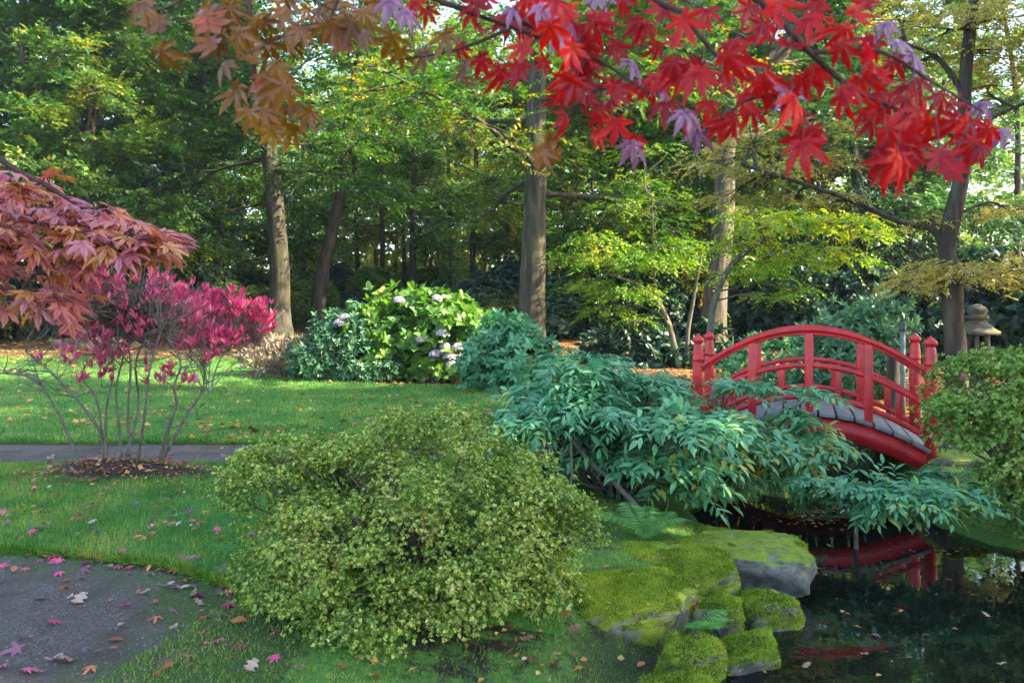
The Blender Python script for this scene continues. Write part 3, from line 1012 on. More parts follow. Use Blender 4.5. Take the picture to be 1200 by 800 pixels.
npl = 13
for k in range(npl):
    t = (k + .5) / npl
    o = Geo()
    sl = math.atan2(.36 * (-4 * (2 * t - 1)), BL)
    ax = np.stack([BU * math.cos(sl) + UP * math.sin(sl), BV, UP * math.cos(sl) - BU * math.sin(sl)])
    box(o, bp(t, BW / 2, .085 + .36 * q_(t) + rng.normal(0, .003)), (BL / npl / math.cos(sl) - .022, BW + .17 + rng.normal(0, .008), .042), ax)
    bev(part('plank', o, M_PLANK, bridge))
def rock_geo(rng, c, r, boxy=.55, amp=.22, freq=2.2, rz=0.0, nu=84, nv=52, tilt=(0, 0)):
    u = np.linspace(0, 2 * math.pi, nu, endpoint=False)
    v = np.linspace(-math.pi / 2, math.pi / 2, nv)
    U, V = np.meshgrid(u, v)
    f = lambda a: np.sign(a) * np.abs(a) ** boxy
    p = np.stack([f(np.cos(V)) * f(np.cos(U)), f(np.cos(V)) * f(np.sin(U)), f(np.sin(V))], -1)
    for _ in range(8):
        pn = nrm(rng.normal(0, 1, 3) * np.array([1, 1, .45]))
        p = p - np.maximum(0, p @ pn - rng.uniform(.72, .95))[..., None] * pn
    seed = rng.random(3) * 40
    n = nrm(p)
    d = (fbm(p * freq + seed, 4) - .5) * 2 * amp + (fbm(p * freq * 3.5 + seed, 3) - .5) * amp * .7
    p = (p + n * d[..., None]) * np.asarray(r)
    p[..., 2] += p[..., 0] * tilt[0] + p[..., 1] * tilt[1]
    cz, sz = math.cos(rz), math.sin(rz)
    p = np.stack([p[..., 0] * cz - p[..., 1] * sz, p[..., 0] * sz + p[..., 1] * cz, p[..., 2]], -1) + np.asarray(c)
    id_ = np.arange(nu * nv).reshape(nv, nu)
    q = np.stack([id_[:-1], np.roll(id_[:-1], -1, 1), np.roll(id_[1:], -1, 1), id_[1:]], -1).reshape(-1, 4)
    return p, Geo().add(p.reshape(-1, 3), {4: q})

def moss_fuzz(rng, p, n, h, zmin=.1, patch=4.5, thr=.42):
    a, b, c_, d = p[:-1], np.roll(p[:-1], -1, 1), np.roll(p[1:], -1, 1), p[1:]
    nn = np.cross(c_ - a, d - b)
    ar = np.linalg.norm(nn, axis=-1)
    nn = nrm(nn)
    w_ = (ar * (nn[..., 2] > zmin)).ravel()
    k = rng.choice(len(w_), n, p=w_ / w_.sum())
    a, b, c_, d, nn = [q.reshape(-1, 3)[k] for q in (a, b, c_, d, nn)]
    s, t = rng.random((n, 1)), rng.random((n, 1))
    o = a * (1 - s) * (1 - t) + b * s * (1 - t) + c_ * s * t + d * (1 - s) * t
    ok = (fbm(o * patch + 5, 3) > thr) & (o[:, 2] > WATER_Z + .01)
    o, nn = o[ok], nn[ok]
    g = Geo()
    S = h * rng.uniform(.5, 1.3, len(o))
    g.place(BLADE, o, nn + rng.normal(0, .6, (len(o), 3)), rng.normal(0, 1, (len(o), 3)), np.stack([S * 3, S, S], -1))
    return g

rocks = [  # centre, radii, turn, label, material, fuzz
    ((1.64, 6.05, -.36), (.56, .38, .2), -.35, 'flat grey stone slab with a mossy left half jutting over the water', M_STONE, .6),
    ((1.1, 5.6, -.36), (.52, .36, .22), -.1, 'broad mossy rock in front of the grey slab', M_ROCK, 1),
    ((.72, 5.06, -.38), (.44, .32, .23), .25, 'large flat mossy rock where the grass bank meets the stones', M_ROCK, 1),
    ((1.25, 5.1, -.46), (.22, .2, .19), .6, 'mossy rock wedged between the broad rock and the lowest rocks', M_ROCK, 1),
    ((1.7, 5.26, -.48), (.22, .2, .18), .2, 'rounded mossy rock at the waterline, farthest right of the lower rocks', M_ROCK, 1),
    ((1.36, 4.7, -.5), (.26, .19, .17), .5, 'mossy rock at the waterline with a pale leaf beside it', M_ROCK, 1),
    ((.98, 4.5, -.48), (.2, .19, .19), -.3, 'dark sided mossy rock below the small fern', M_ROCK, 1),
    ((.86, 4.08, -.5), (.26, .22, .18), .2, 'mossy rock at the bottom edge where the grass runs into the pond', M_ROCK, 1),
    ((1.55, 6.75, -.4), (.4, .2, .2), .4, 'dark mossy stone behind the grey slab under the teal shrub', M_ROCK, .6),
    ((-1.28, 4.4, -.02), (.17, .17, .13), .5, 'weathered grey rock with hanging moss at the left foot of the azalea', M_ROCK, 1),
    ((-.93, 4.35, .02), (.17, .16, .17), .1, 'grey rock half hidden under the azalea leaves', M_ROCK, .6),
    ((4.95, 8.62, -.03), (.5, .36, .09), -.3, 'flat grey stone step at the right end of the red bridge', M_STONE, 0),
    ((4.25, 7.75, -.32), (.35, .25, .2), .2, 'dark mossy rock on the bank below the right end of the bridge', M_ROCK, .5),
    ((1.95, 9.2, -.1), (.42, .5, .17), -.3, 'mossy boulder under the left end of the red bridge', M_ROCK, .3),
]
rng = np.random.default_rng(21)
for c, r, rz, lab, mt, fz in rocks:
    c = (c[0], c[1], c[2] + (.05 if c[0] > .5 and c[1] < 6.5 else 0))
    p, g = rock_geo(rng, c, r, rz=rz, boxy=.36 if r[0] > .3 else .45, amp=.17)
    root = thing('rock', lab, 'rock', (c[0], c[1], c[2] - r[2]), 'stones along the pond edge' if c[0] > 0 else None)
    part('stone', g, mt, root, smooth=True)
    if fz:
        g = moss_fuzz(rng, p, int(26000 * fz * r[0] * r[1] / .12) + 1500, .016, .05, thr=.3 if mt is M_ROCK else .54)
        part('moss', g, M_MOSSF, root)

# stone lantern, pole and dark stake behind the bridge
lx, ly = (1145 - 600) / F * 14.0, 14.0
lz = Hs(lx, ly)
lan = thing('stone_lantern', 'weathered stone garden lantern with a wide curved roof behind the right shrub', 'lantern', (lx, ly, lz))
o = Geo(); lathe(o, [(0, -.05), (.3, -.05), (.3, .12), (.2, .18), (0, .18)], (lx, ly, lz), 6); part('base', o, M_LANT, lan)
o = Geo(); lathe(o, [(.13, .16), (.11, .3), (.11, .6), (.14, .72), (.26, .8), (.26, .86), (0, .86)], (lx, ly, lz), 14); part('pillar', o, M_LANT, lan)
o = Geo()
for a in range(6):
    an = a * math.pi / 3
    ax = np.array([[math.cos(an), math.sin(an), 0], [-math.sin(an), math.cos(an), 0], [0, 0, 1]])
    box(o, np.array([lx, ly, lz + 1.02]) + np.array([math.cos(an), math.sin(an), 0]) * .17, (.07, .07, .32), ax)
lathe(o, [(0, .855), (.21, .857), (.21, .9), (0, .9)], (lx, ly, lz), 6)
part('light_box', o, M_LANT, lan)
o = Geo(); lathe(o, [(0, 1.15), (.4, 1.14), (.41, 1.19), (.3, 1.25), (.2, 1.34), (.14, 1.4), (0, 1.4)], (lx, ly, lz), 6); part('roof', o, M_LANT, lan)
o = Geo(); lathe(o, [(0, 1.4), (.17, 1.4), (.19, 1.46), (.13, 1.48), (.17, 1.54), (.15, 1.6), (.05, 1.66), (0, 1.67)], (lx, ly, lz), 14); part('finial', o, M_LANT, lan, smooth=True)
x_, y_ = (1058 - 600) / F * 11.2, 11.2
z_ = Hs(x_, y_)
pol = thing('marker_pole', 'slim grey pole with a black cap standing behind the bridge', 'pole', (x_, y_, z_))
o = Geo(); lathe(o, [(0, -.2), (.033, -.2), (.033, 1.31 - z_), (0, 1.31 - z_)], (x_, y_, z_), 14); part('shaft', o, M_POLE, pol)
o = Geo(); lathe(o, [(.04, 1.29 - z_), (.042, 1.3 - z_), (.042, 1.4 - z_), (.02, 1.42 - z_), (0, 1.42 - z_)], (x_, y_, z_), 14); part('cap', o, M_BLACK, pol)
x_, y_ = (1046 - 600) / F * 12.0, 12.0
z_ = Hs(x_, y_)
o = Geo(); tube(o, [[x_, y_, z_ - .2], [x_ + .01, y_, z_ + .5], [x_, y_, 1.6 - 45 * 12 / 950]], [.1, .09, .085], 12, rng=rng, rough=.06)
solo('tree_stump', o, M_BARKD, 'dark bare stump beside the grey pole behind the bridge', 'stump', (x_, y_, z_))

# ------------------------------------------------------------------ shrubs
def bush(name, label, lobes, base, n, k, size, tmpl, mat, tilt=1.0, shell=(.7, 1.05), noise=.25, upb=.35, zmin=None, stems=26, r0=.014, smat=None, inner=.3, seed=1, group=None, pname='foliage', gap=0.0, gsc=3.0, pads=0, pr=(.09, .2)):
    rng = np.random.default_rng(seed)
    root = thing(name, label, 'shrub', base, group)
    if pads:
        pc, pn = lobe_pts(rng, lobes, pads, zmin, (.72, 1.03), noise, .25)
        q = rng.integers(0, len(pc), n)
        a = rng.random(n) * 6.28
        rr = np.sqrt(rng.random(n))
        rp = rng.uniform(*pr, len(pc))[q] * rr
        hor = np.stack([np.cos(a), np.sin(a), 0 * a], -1)
        p = pc[q] + hor * rp[:, None] + np.stack([0 * a, 0 * a, rng.normal(0, .014, n) - .35 * rp * rr], -1)
        nv = nrm(pn[q] * .55 + hor * (.5 * rr)[:, None] + np.array([0, 0, .75]))
        p += nv * (rng.random(n) ** 4 * .06)[:, None]
    else:
        p, nv = lobe_pts(rng, lobes, n, zmin, shell, noise, upb)
    if gap:
        ok = fbm(p * gsc + seed * 3.1, 3) > gap + (.09 * sstep(-1.0, -1.3, p[:, 0]) * sstep(.75, .5, p[:, 2]) if seed == 31 else 0)
        p, nv = p[ok], nv[ok]
    lv = Geo()
    h_ = len(p) // 2
    nj = nv + rng.normal(0, .35, p.shape)
    whorls(rng, lv, p[:h_], nj[:h_], k, size * .85, tmpl, tilt)
    whorls(rng, lv, p[h_:] + nv[h_:] * rng.uniform(0, 1.6, (len(p) - h_, 1)) * size, nj[h_:], k, size * 1.15, tmpl, tilt)
    if inner:
        p2, n2 = lobe_pts(rng, lobes, int(n * inner), zmin, (.35, .8), noise, upb)
        whorls(rng, lv, p2, n2 + rng.normal(0, .5, p2.shape), k, size, tmpl, tilt)
    part(pname, lv, mat, root)
    if stems:
        st = Geo()
        tips = p[rng.choice(len(p), min(stems, len(p)), replace=False)]
        stems_to(rng, st, np.array(base), tips - nv[:len(tips)] * 0.02, r0=r0)
        part('stems', st, smat or M_TWIG, root, smooth=True)
    return root, p, nv

# azalea mound in the foreground
rng = np.random.default_rng(31)
aza_lobes = [((-.55, 4.75, .4), (.84, .78, .62)), ((-1.24, 4.75, .6), (.42, .4, .22)), ((-.75, 4.22, .34), (.52, .4, .36)), ((.04, 4.55, .4), (.38, .45, .4)),
             ((-.3, 4.2, .38), (.42, .32, .34)), ((-1.08, 4.3, .26), (.3, .26, .2)), ((-.7, 3.97, .12), (.3, .2, .17)), ((-.25, 4.02, .25), (.26, .2, .2))]
root, p, nv = bush('azalea_bush', 'dense rounded azalea with tiny yellow green leaves in the foreground', aza_lobes, (-.5, 4.6, 0.0), 33000, 5, .017, LEAFW, M_AZA,
                   tilt=.95, shell=(.74, 1.05), noise=.2, upb=.5, zmin=.03, stems=140, r0=.014, smat=M_TWIG, inner=.28, seed=31, gap=.31, gsc=5.5, pads=330, pr=(.07, .18))

# low mound by the right end of the bridge
root, p, nv = bush('azalea_bush', 'light green azalea mound at the right edge in front of the bridge end', [((4.47, 6.95, .77), (.82, .65, .5)), ((3.97, 6.8, .66), (.38, .35, .3)), ((4.75, 6.5, .45), (.7, .5, .5)), ((4.3, 6.6, .2), (.45, .3, .25)), ((4.75, 6.35, 0), (.7, .4, .32)), ((4.45, 6.6, -.1), (.3, .25, .2))],
                   (4.6, 7.1, -.1), 14000, 6, .034, LEAF, M_MOUND, tilt=.9, shell=(.75, 1.06), noise=.28, upb=.5, zmin=-.2, stems=60, r0=.018, inner=.25, seed=37, gap=.34, gsc=3.4, pads=210, pr=(.1, .28))

# hydrangea and its neighbours
hyd, p, nv = bush('hydrangea_bush', 'sunlit hydrangea with yellow green leaves and faded mauve flower heads on the far lawn', [((-2.35, 17.2, .95), (.95, .8, .95)), ((-1.35, 17.3, .95), (.85, .8, .95)), ((-1.7, 16.9, .6), (1.0, .6, .6))],
                  (-1.9, 17.2, Hs(-1.9, 17.2)), 1500, 6, .17, OVAL, M_HYD, tilt=1.0, upb=.9, noise=.5, stems=40, seed=41, gap=.34, gsc=2.0, zmin=.2)
rng = np.random.default_rng(43)
for (px, py) in ((522, 406), (519, 391), (511, 415), (527, 418), (537, 407), (541, 419), (531, 427), (546, 432), (550, 439), (556, 441), (547, 452), (404, 372), (399, 379), (468, 352), (512, 350), (495, 398)):
    c = P(px, py, 16.25 if py > 385 else 16.6)
    fl = Geo()
    m = 130
    d = nrm(rng.normal(0, 1, (m, 3)))
    d[:, 2] = np.abs(d[:, 2]) * 1.1 - .25
    rad = rng.uniform(.09, .14)
    whorls(rng, fl, c + d * rad * np.array([1, 1, .8]), d, 4, .035, LEAFW, 1.35)
    part('flower_head', fl, M_FLOWER, hyd)
bush('rhododendron_bush', 'bluish green shrub left of the hydrangea in front of the tall beech', [((-3.35, 17.0, .8), (.9, .7, .75)), ((-4.0, 16.7, .5), (.6, .5, .5)), ((-2.9, 16.6, .45), (.6, .45, .45))], (-3.6, 16.9, Hs(-3.6, 16.9)), 1700, 6, .1, LANCE, M_BLUE, upb=.6, seed=45, stems=30, zmin=.15)
bush('rhododendron_bush', 'dark blue green shrub at the foot of the central beech trunk', [((-.1, 15.2, .72), (.55, .5, .58)), ((.3, 14.6, .5), (.55, .45, .45)), ((-.5, 15.0, .5), (.35, .4, .4))], (0, 15.1, Hs(0, 15.1)), 1100, 7, .155, LANCE, M_TEAL, upb=.7, tilt=1.15, seed=46, stems=26, zmin=.1)
bush('dried_perennial', 'clump of dry beige stems and leaves below the left beech', [((-5.0, 17.4, .42), (.75, .5, .33))], (-5.0, 17.4, Hs(-5, 17.4)), 260, 5, .18, SLIM, M_DRY, upb=.8, tilt=.5, seed=47, stems=20, smat=M_TWIGP)
tag(bpy.data.objects['dried_perennial'], 'clump of dry beige stems and leaves below the left beech', 'dried plant')

# teal shrubs with long drooping leaves
def compound_bush(name, label, lobes, base, n, L, size, seed, zmin, stems=40, r0=.02, mat=None, droop=.3, m=11, extra=None, fork=None):
    rng = np.random.default_rng(seed)
    root = thing(name, label, 'shrub', base)
    npad = max(10, n // 22)
    pc, pn = lobe_pts(rng, lobes, npad, zmin, (.3, 1.0), .25, .3)
    q = rng.integers(0, len(pc), n)
    a = rng.random(n) * 6.28
    rr = np.sqrt(rng.random(n)) * rng.uniform(.1, .32, len(pc))[q]
    p = pc[q] + np.stack([rr * np.cos(a), rr * np.sin(a), rng.normal(0, .025, n) - .25 * rr], -1)
    nv = pn[q]
    lv = Geo()
    dv = nrm(nv * np.array([.8, .8, .15]) + np.stack([np.cos(a), np.sin(a), 0 * a], -1) * .8 + rng.normal(0, .25, p.shape) * [1, 1, .5] + np.array([0, 0, .1]))
    up = nrm(np.array([0, 0, 1.0]) + .15 * nv + rng.normal(0, .2, p.shape))
    sprays(rng, lv, p - dv * L * .2, dv, up, L * rng.uniform(.65, 1.25, len(p)), m, size, LANCE, spread=.75, droop=droop, jit=.2)
    part('foliage', lv, mat or M_TEAL, root)
    st = Geo()
    stems_to(rng, st, np.array(base if fork is None else fork), p[rng.choice(len(p), stems, replace=False)], r0=r0, spread=.12 if fork is None else .01)
    if extra:
        for pts, r in extra:
            tube(st, smooth_path(pts, 14), np.linspace(r, r * .6, 14), 8, rng=rng, rough=.08)
    part('stems', st, M_TWIG, root, smooth=True)
    return root
compound_bush('teal_shrub', 'large teal green shrub with long drooping leaves left of the bridge', [((.6, 7.5, .68), (.8, .75, .5)), ((1.35, 7.15, .5), (.72, .65, .5)), ((.95, 8.3, .75), (.8, .7, .45))],
              (1.0, 7.5, -.1), 1000, .38, .145, 51, -.12, 60, .022,
              extra=[([P(760, 607, 6.7), P(745, 592, 6.75), P(715, 560, 6.9), P(690, 540, 7.0), P(660, 500, 7.2)], .03), ([P(668, 590, 6.6), P(670, 545, 6.7), P(668, 500, 6.8)], .012)])
compound_bush('teal_shrub', 'teal green shrub spreading in front of the bridge deck', [((2.35, 8.1, .48), (.75, .5, .46)), ((1.9, 7.7, .35), (.45, .4, .4)), ((2.75, 7.9, .3), (.45, .35, .28))],
              (1.9, 8.3, -.2), 500, .36, .14, 52, -.2, 40, .018)
compound_bush('teal_shrub', 'small teal green shrub growing from the pond on one thin stem', [((3.1, 6.75, .16), (.62, .42, .16)), ((2.8, 6.8, .1), (.3, .3, .14))],
              tuple(P(1003, 645, 6.85)), 270, .3, .12, 53, -.12, 14, .009, droop=.22, fork=P(1010, 596, 6.82), extra=[([P(1003, 650, 6.85), P(1004, 615, 6.85), P(1012, 590, 6.8)], .022)])

# pink shrubs
LOWP = [(float(a_), float(b_)) for a_, b_ in zip(np.random.default_rng(8).uniform(40, 255, 46), np.random.default_rng(9).triangular(345, 375, 455, 46))]
def pink_shrub(label, base, paths, d, lobes, n, size, mat, seed, twigs, tmat, low=()):
    rng = np.random.default_rng(seed)
    root = thing('pink_shrub', label, 'shrub', base)
    st = Geo()
    tips = []
    for k, path in enumerate(paths):
        dd = d + rng.normal(0, .12)
        pts = [P(px, py, dd + .04 * i * (-1) ** k) for i, (px, py) in enumerate(path)]
        if path[0][1] > 455:
            pts[0] = np.array([pts[0][0], base[1] + rng.normal(0, .08), base[2] - .05])
        c = smooth_path(pts, 18)
        tube(st, c, np.linspace(.015, .006, 18) * rng.uniform(.75, 1.25), 7, rng=rng, rough=.07)
        tips.append(c[-1])
        tips.append(c[12])
        for j in range(9):
            q = c[rng.integers(9, 18)]
            e = q + np.array([rng.normal(0, .17), rng.normal(0, .15), abs(rng.normal(.12, .1))])
            tube(st, smooth_path([q, (q + e) / 2 + rng.normal(0, .03, 3), e], 6), np.linspace(.006, .002, 6), 4, cap=False)
    tips = np.array(tips)
    p, nv = lobe_pts(rng, lobes, n, None, (.2, 1.15), .6, .2)
    for q in p[:twigs]:
        s = tips[np.argmin(((tips - q) ** 2).sum(1) + rng.random(len(tips)) * .25)]
        md = (s + q) / 2 + rng.normal(0, .07, 3)
        tube(st, smooth_path([s, s * .6 + md * .4 + rng.normal(0, .02, 3), md, q], 8), np.linspace(.007, .003, 8), 4, cap=False)
        q2 = q + rng.normal(0, .16, 3)
        tube(st, np.array([md, (md + q2) / 2 + rng.normal(0, .02, 3), q2]), [.004, .003, .002], 3, cap=False)
    st2 = st
    lv = Geo()
    ax = np.array([0, 0, 1.0]) + .5 * nv + rng.normal(0, .4, p.shape)
    whorls(rng, lv, p, ax, 6, size, SLIM, .5, .3)
    if len(low):
        q = np.array([P(px, py, d + rng.normal(0, .1)) for px, py in low])
        for e in q:
            s = tips[np.argmin(((tips - e) ** 2).sum(1))]
            tube(st2, smooth_path([s, (s + e) / 2 + rng.normal(0, .03, 3) - [0, 0, .03], e], 7), np.linspace(.005, .002, 7), 4, cap=False)
        q = np.repeat(q, 3, 0) + rng.normal(0, size * .3, (len(q) * 3, 3))
        whorls(rng, lv, q, np.array([0, 0, 1.0]) + rng.normal(0, .35, q.shape), 6, size, SLIM, .5, .3)
    part('stems', st, tmat, root, smooth=True)
    part('foliage', lv, mat, root)
    return root
sp = [[(106, 550), (69, 485), (48, 450), (40, 428)], [(125, 553), (120, 512), (99, 479), (81, 458), (54, 431), (30, 412)], [(123, 553), (115, 473), (97, 444), (103, 425), (126, 404), (128, 375)],
      [(132, 554), (124, 485), (133, 434), (130, 405), (118, 370)], [(144, 557), (139, 494), (136, 455), (146, 410), (150, 365)], [(159, 552), (150, 491), (153, 431), (150, 389), (160, 360)],
      [(163, 552), (162, 479), (159, 428), (170, 395), (185, 360)], [(180, 552), (198, 500), (207, 473), (204, 452), (212, 425), (195, 395)], [(186, 552), (216, 491), (237, 458), (240, 430)], [(150, 557), (170, 480), (176, 430), (190, 385)],
      [(48, 450), (30, 440), (0, 437)]]
pink_shrub('many stemmed shrub with pink leaves on a soil patch between the paths', (-3.65, 7.6, Hs(-3.65, 7.6)), sp, 7.65,
           [(P(140, 348, 7.7), (.5, .45, .28)), (P(180, 348, 7.6), (.38, .35, .26)), (P(95, 360, 7.7), (.3, .3, .2)), (P(205, 372, 7.7), (.3, .25, .2))], 400, .1, M_PINK, 61, 400, M_TWIG,
           low=LOWP + [(150, 385), (120, 380), (210, 390), (240, 425), (100, 400), (158, 397), (168, 394), (190, 448), (197, 440), (180, 452), (203, 405), (222, 407), (226, 448), (170, 400)])
sp2 = [[(243, 460), (240, 430), (232, 400)], [(246, 460), (256, 425), (275, 400)], [(240, 460), (225, 430), (212, 405)], [(248, 460), (270, 430), (300, 405)], [(244, 460), (246, 420), (250, 390)]]
pink_shrub('shrub with bright rose red leaves and pale twigs on the far lawn', (-5.55, 14.8, Hs(-5.55, 14.8)), sp2, 14.9,
           [(P(262, 360, 14.9), (.75, .6, .35)), (P(298, 375, 14.9), (.4, .45, .28)), (P(225, 352, 14.9), (.4, .4, .3)), (P(262, 395, 14.9), (.65, .5, .22))], 520, .17, M_ROSE, 63, 520, M_TWIGP)

# ferns
def frond(rng, g, base, dirv, L, n=22, wid=.3, arch_=.5):
    d = nrm(np.array([dirv[0], dirv[1], 0]))
    t = np.linspace(0, 1, n)
    pts = base + d * (L * t)[:, None] + UP * (L * (arch_ * 1.5 * t - arch_ * 1.05 * t ** 2))[:, None]
    tube(g, pts, np.linspace(.004, .001, n), 4, cap=False)
    tg = nrm(np.gradient(pts, axis=0))
    rt = nrm(np.cross(tg, UP))
    ln = L * wid * np.sin(np.clip(t * 1.05 + .1, 0, 1) * math.pi) ** .7 + .008
    for s in (-1, 1):
        D = rt * s + tg * .35 + rng.normal(0, .06, (n, 3)) - UP * .12
        g.place(PINNA, pts, D, np.cross(rt, tg) + rng.normal(0, .15, (n, 3)), np.stack([ln * .55, ln, ln], -1))
def fern(label, base, n, L, seed, az=(0, 6.28), wid=.3, nf=24):
    rng = np.random.default_rng(seed)
    base = (base[0], base[1], max(base[2], Hs(base[0], base[1]) + .01))
    root = thing('fern', label, 'fern', base)
    g = Geo()
    for k in range(n):
        a = az[0] + (az[1] - az[0]) * (k + .5 * rng.random()) / n
        frond(rng, g, np.array(base) + [0, 0, .01], (math.cos(a), math.sin(a)), L * rng.uniform(.75, 1.15), nf, wid, rng.uniform(.45, .9))
    part('fronds', g, M_FERN, root)
b = P(757, 654, 5.9)
b = np.array([.98, 5.95, .0]); b[2] = Hs(b[0], b[1]) + .03
fern('fern with long bright fronds behind the mossy rocks', tuple(b), 7, .38, 71, (-.4, 3.6), .3)
fern('little fern growing in the gap between the mossy rocks', (1.1, 4.74, -.28), 8, .2, 72, (-2.6, .7), .34)
b = np.array([-1.5, 4.75, 0])
fern('feathery green fern at the lawn corner beside the azalea', tuple(b), 12, .34, 73, (0, 6.28), .22, 32)
fern('small fern at the water edge under the teal shrub', tuple(P(852, 590, 7.4)), 8, .25, 74)
fern('fern in the shade at the left edge of the pond bank', tuple(P(690, 640, 6.2)), 8, .2, 75)
rng = np.random.default_rng(77)
o = Geo()
for px, py in ((40, 632), (41, 632), (42, 631), (43, 632)):
    c = G(px, py) + [0, 0, .05]
    whorls(rng, o, np.array([c]), np.array([[0, 0, 1.0]]), 7, .07, LANCE, 1.25)
solo('rosette_weed', o, M_BLUE, 'low bluish rosette weed on the lawn edge at far left', 'weed', tuple(G(45, 632)))

# ------------------------------------------------------------------ trees
def tree(name, label, trunk, r0, seed, lm, wm, group=None, **kw):
    rng = np.random.default_rng(seed)
    trunk = np.array(trunk, float)
    wd, lv = grow(rng, trunk, r0, kw.pop('r1', .02), kw.pop('cb', .35), kw.pop('R_', 5), **kw)
    root = thing(name, label, 'tree', trunk[0], group)
    part('trunk', wd, wm, root, smooth=True)
    part('crown', lv, lm, root)
    return root
def tp(lst, d):
    return [P(px, py, d + (o[0] if o else 0)) for px, py, *o in lst]
gz = lambda x, y, dz=-.1: (x, y, Hs(x, y) + dz)

tree('beech_tree', 'tall beech with a thick smooth trunk in the centre of the picture', [gz(.5, 22)] + tp([(624, 330), (627, 240), (630, 90)], 22) + [(1.0, 22.3, 12.5), (1.3, 22.4, 18)], .40, 101, M_BEECH, M_BARK,
     cb=.42, R_=6.0, n_limb=22, n_sub=11, n_spr=14, m=15, leaf=.14, spr=.75, el=(-10, 55), seg=20)
tree('beech_tree', 'tall beech with a sunlit grey trunk right of the rose red shrub', [gz(-8.6, 30)] + tp([(327, 300), (318, 200), (305, 110), (290, 0)], 30) + [(-10.2, 30, 19)], .40, 102, M_BEECH, M_BARK,
     cb=.4, R_=6.5, n_limb=22, n_sub=11, n_spr=14, m=14, leaf=.18, spr=.85, el=(-16, 55), seg=16)
tree('oak_tree', 'dark leaning tree just right of the sunlit beech trunk', [gz(-8.3, 34)] + tp([(378, 320), (386, 285), (400, 215), (412, 110), (440, 0)], 34) + [(-4.6, 34, 19)], .32, 103, M_BEECH, M_BARKD,
     cb=.5, R_=5.5, n_limb=18, n_sub=10, n_spr=13, m=14, leaf=.19, spr=.85, el=(-14, 55), seg=12)
tree('oak_tree', 'thick rough barked tree behind the left end of the bridge', [gz(5.45, 22)] + tp([(838, 350), (848, 250), (852, 160), (880, 90), (930, 40)], 22) + [(9.4, 22, 14), (10.5, 22, 18)], .36, 104, M_GREEN, M_BARKO,
     cb=.42, R_=5.5, n_limb=20, n_sub=10, n_spr=12, m=14, leaf=.16, spr=.75, el=(-6, 58), seg=18)

def padded_tree(name, label, d, trunks, pads_, lm, wm, seed, leaf, spr, m, tmpl=LEAF, per=60, r0=.1):
    """tree whose foliage lies in flat layers; pads_: (px, py, depth offset, radius, n factor)"""
    rng = np.random.default_rng(seed)
    wd, lv = Geo(), Geo()
    tips = []
    for k, (pts, r) in enumerate(trunks):
        c = smooth_path(pts, 24)
        tube(wd, c, r * np.linspace(1, .3, 24) ** .8, 12, rng=rng, rough=.09)
        tips.append(c)
    base = tips[0][0]
    allp = np.vstack(tips)
    for (px, py, do, rr, *nf) in pads_:
        c = P(px, py, d + do)
        q = allp.copy()
        cost = np.linalg.norm(q - c, axis=1) + .8 * np.maximum(0, q[:, 2] - c[2] + .1)
        s = q[np.argmin(cost)]
        md = s * .45 + c * .55 + np.array([0, 0, .1 * np.linalg.norm(c - s)]) + rng.normal(0, .06, 3)
        br = smooth_path([s, s * .75 + md * .25 + rng.normal(0, .05, 3), md, c], 10)
        tube(wd, br, np.linspace(max(.02, .3 * r0), .008, 10), 6, rng=rng, rough=.1)
        for j in range(7):
            a = rng.random() * 6.28
            e = c + np.array([math.cos(a) * rr * .8, math.sin(a) * rr * .8, rng.normal(0, .04)])
            s2 = br[rng.integers(5, 10)]
            tube(wd, np.array([s2, (s2 + e) / 2 + rng.normal(0, .05, 3), e]), [.012, .008, .004], 4, cap=False)
        pad(rng, lv, c, rr, rr * .9, rr * .13, int(per * (nf[0] if nf else 1) * (rr / .8) ** 2), spr, m, leaf, tmpl, droop=.25)
    root = thing(name, label, 'tree', base)
    part('trunk', wd, wm, root, smooth=True)
    part('crown', lv, lm, root)
    return root
padded_tree('layered_tree', 'dark trunked tree with flat golden layers of foliage right of the bridge', 13,
            [([gz(7.15, 13)] + tp([(1116, 340), (1110, 285), (1128, 200), (1131, 100), (1140, 10), (1150, -60)], 13), .17),
             (tp([(1108, 290), (1090, 268), (1050, 258), (990, 232), (930, 212), (875, 195)], 13), .06),
             (tp([(1128, 200), (1150, 150), (1180, 130), (1230, 110)], 13), .05), (tp([(1130, 110), (1100, 70), (1060, 50)], 13), .05)],
            [(1125, 326, -.3, .8), (1065, 338, .3, .5), (1180, 318, -.2, .7), (1090, 318, .5, .5), (1088, 262, .2, .35), (1185, 248, .3, .5), (870, 172, .6, .6), (838, 196, .3, .5), (905, 205, 0, .65),
             (855, 236, .8, .5), (930, 236, .4, .5), (960, 190, .8, .5), (985, 235, .3, .35), (1110, 35, 0, .9), (1150, 65, .5, .8), (1070, 72, .6, .6), (1185, 25, 0, .8), (1160, 100, .4, .6), (1050, 20, .3, .6), (1210, 70, .2, .8), (1000, 150, 1.0, .5), (890, 150, .5, .5), (1215, 330, 0, .6)],
            M_GOLD, M_BARKD, 111, .055, .26, 13, per=210, r0=.15)
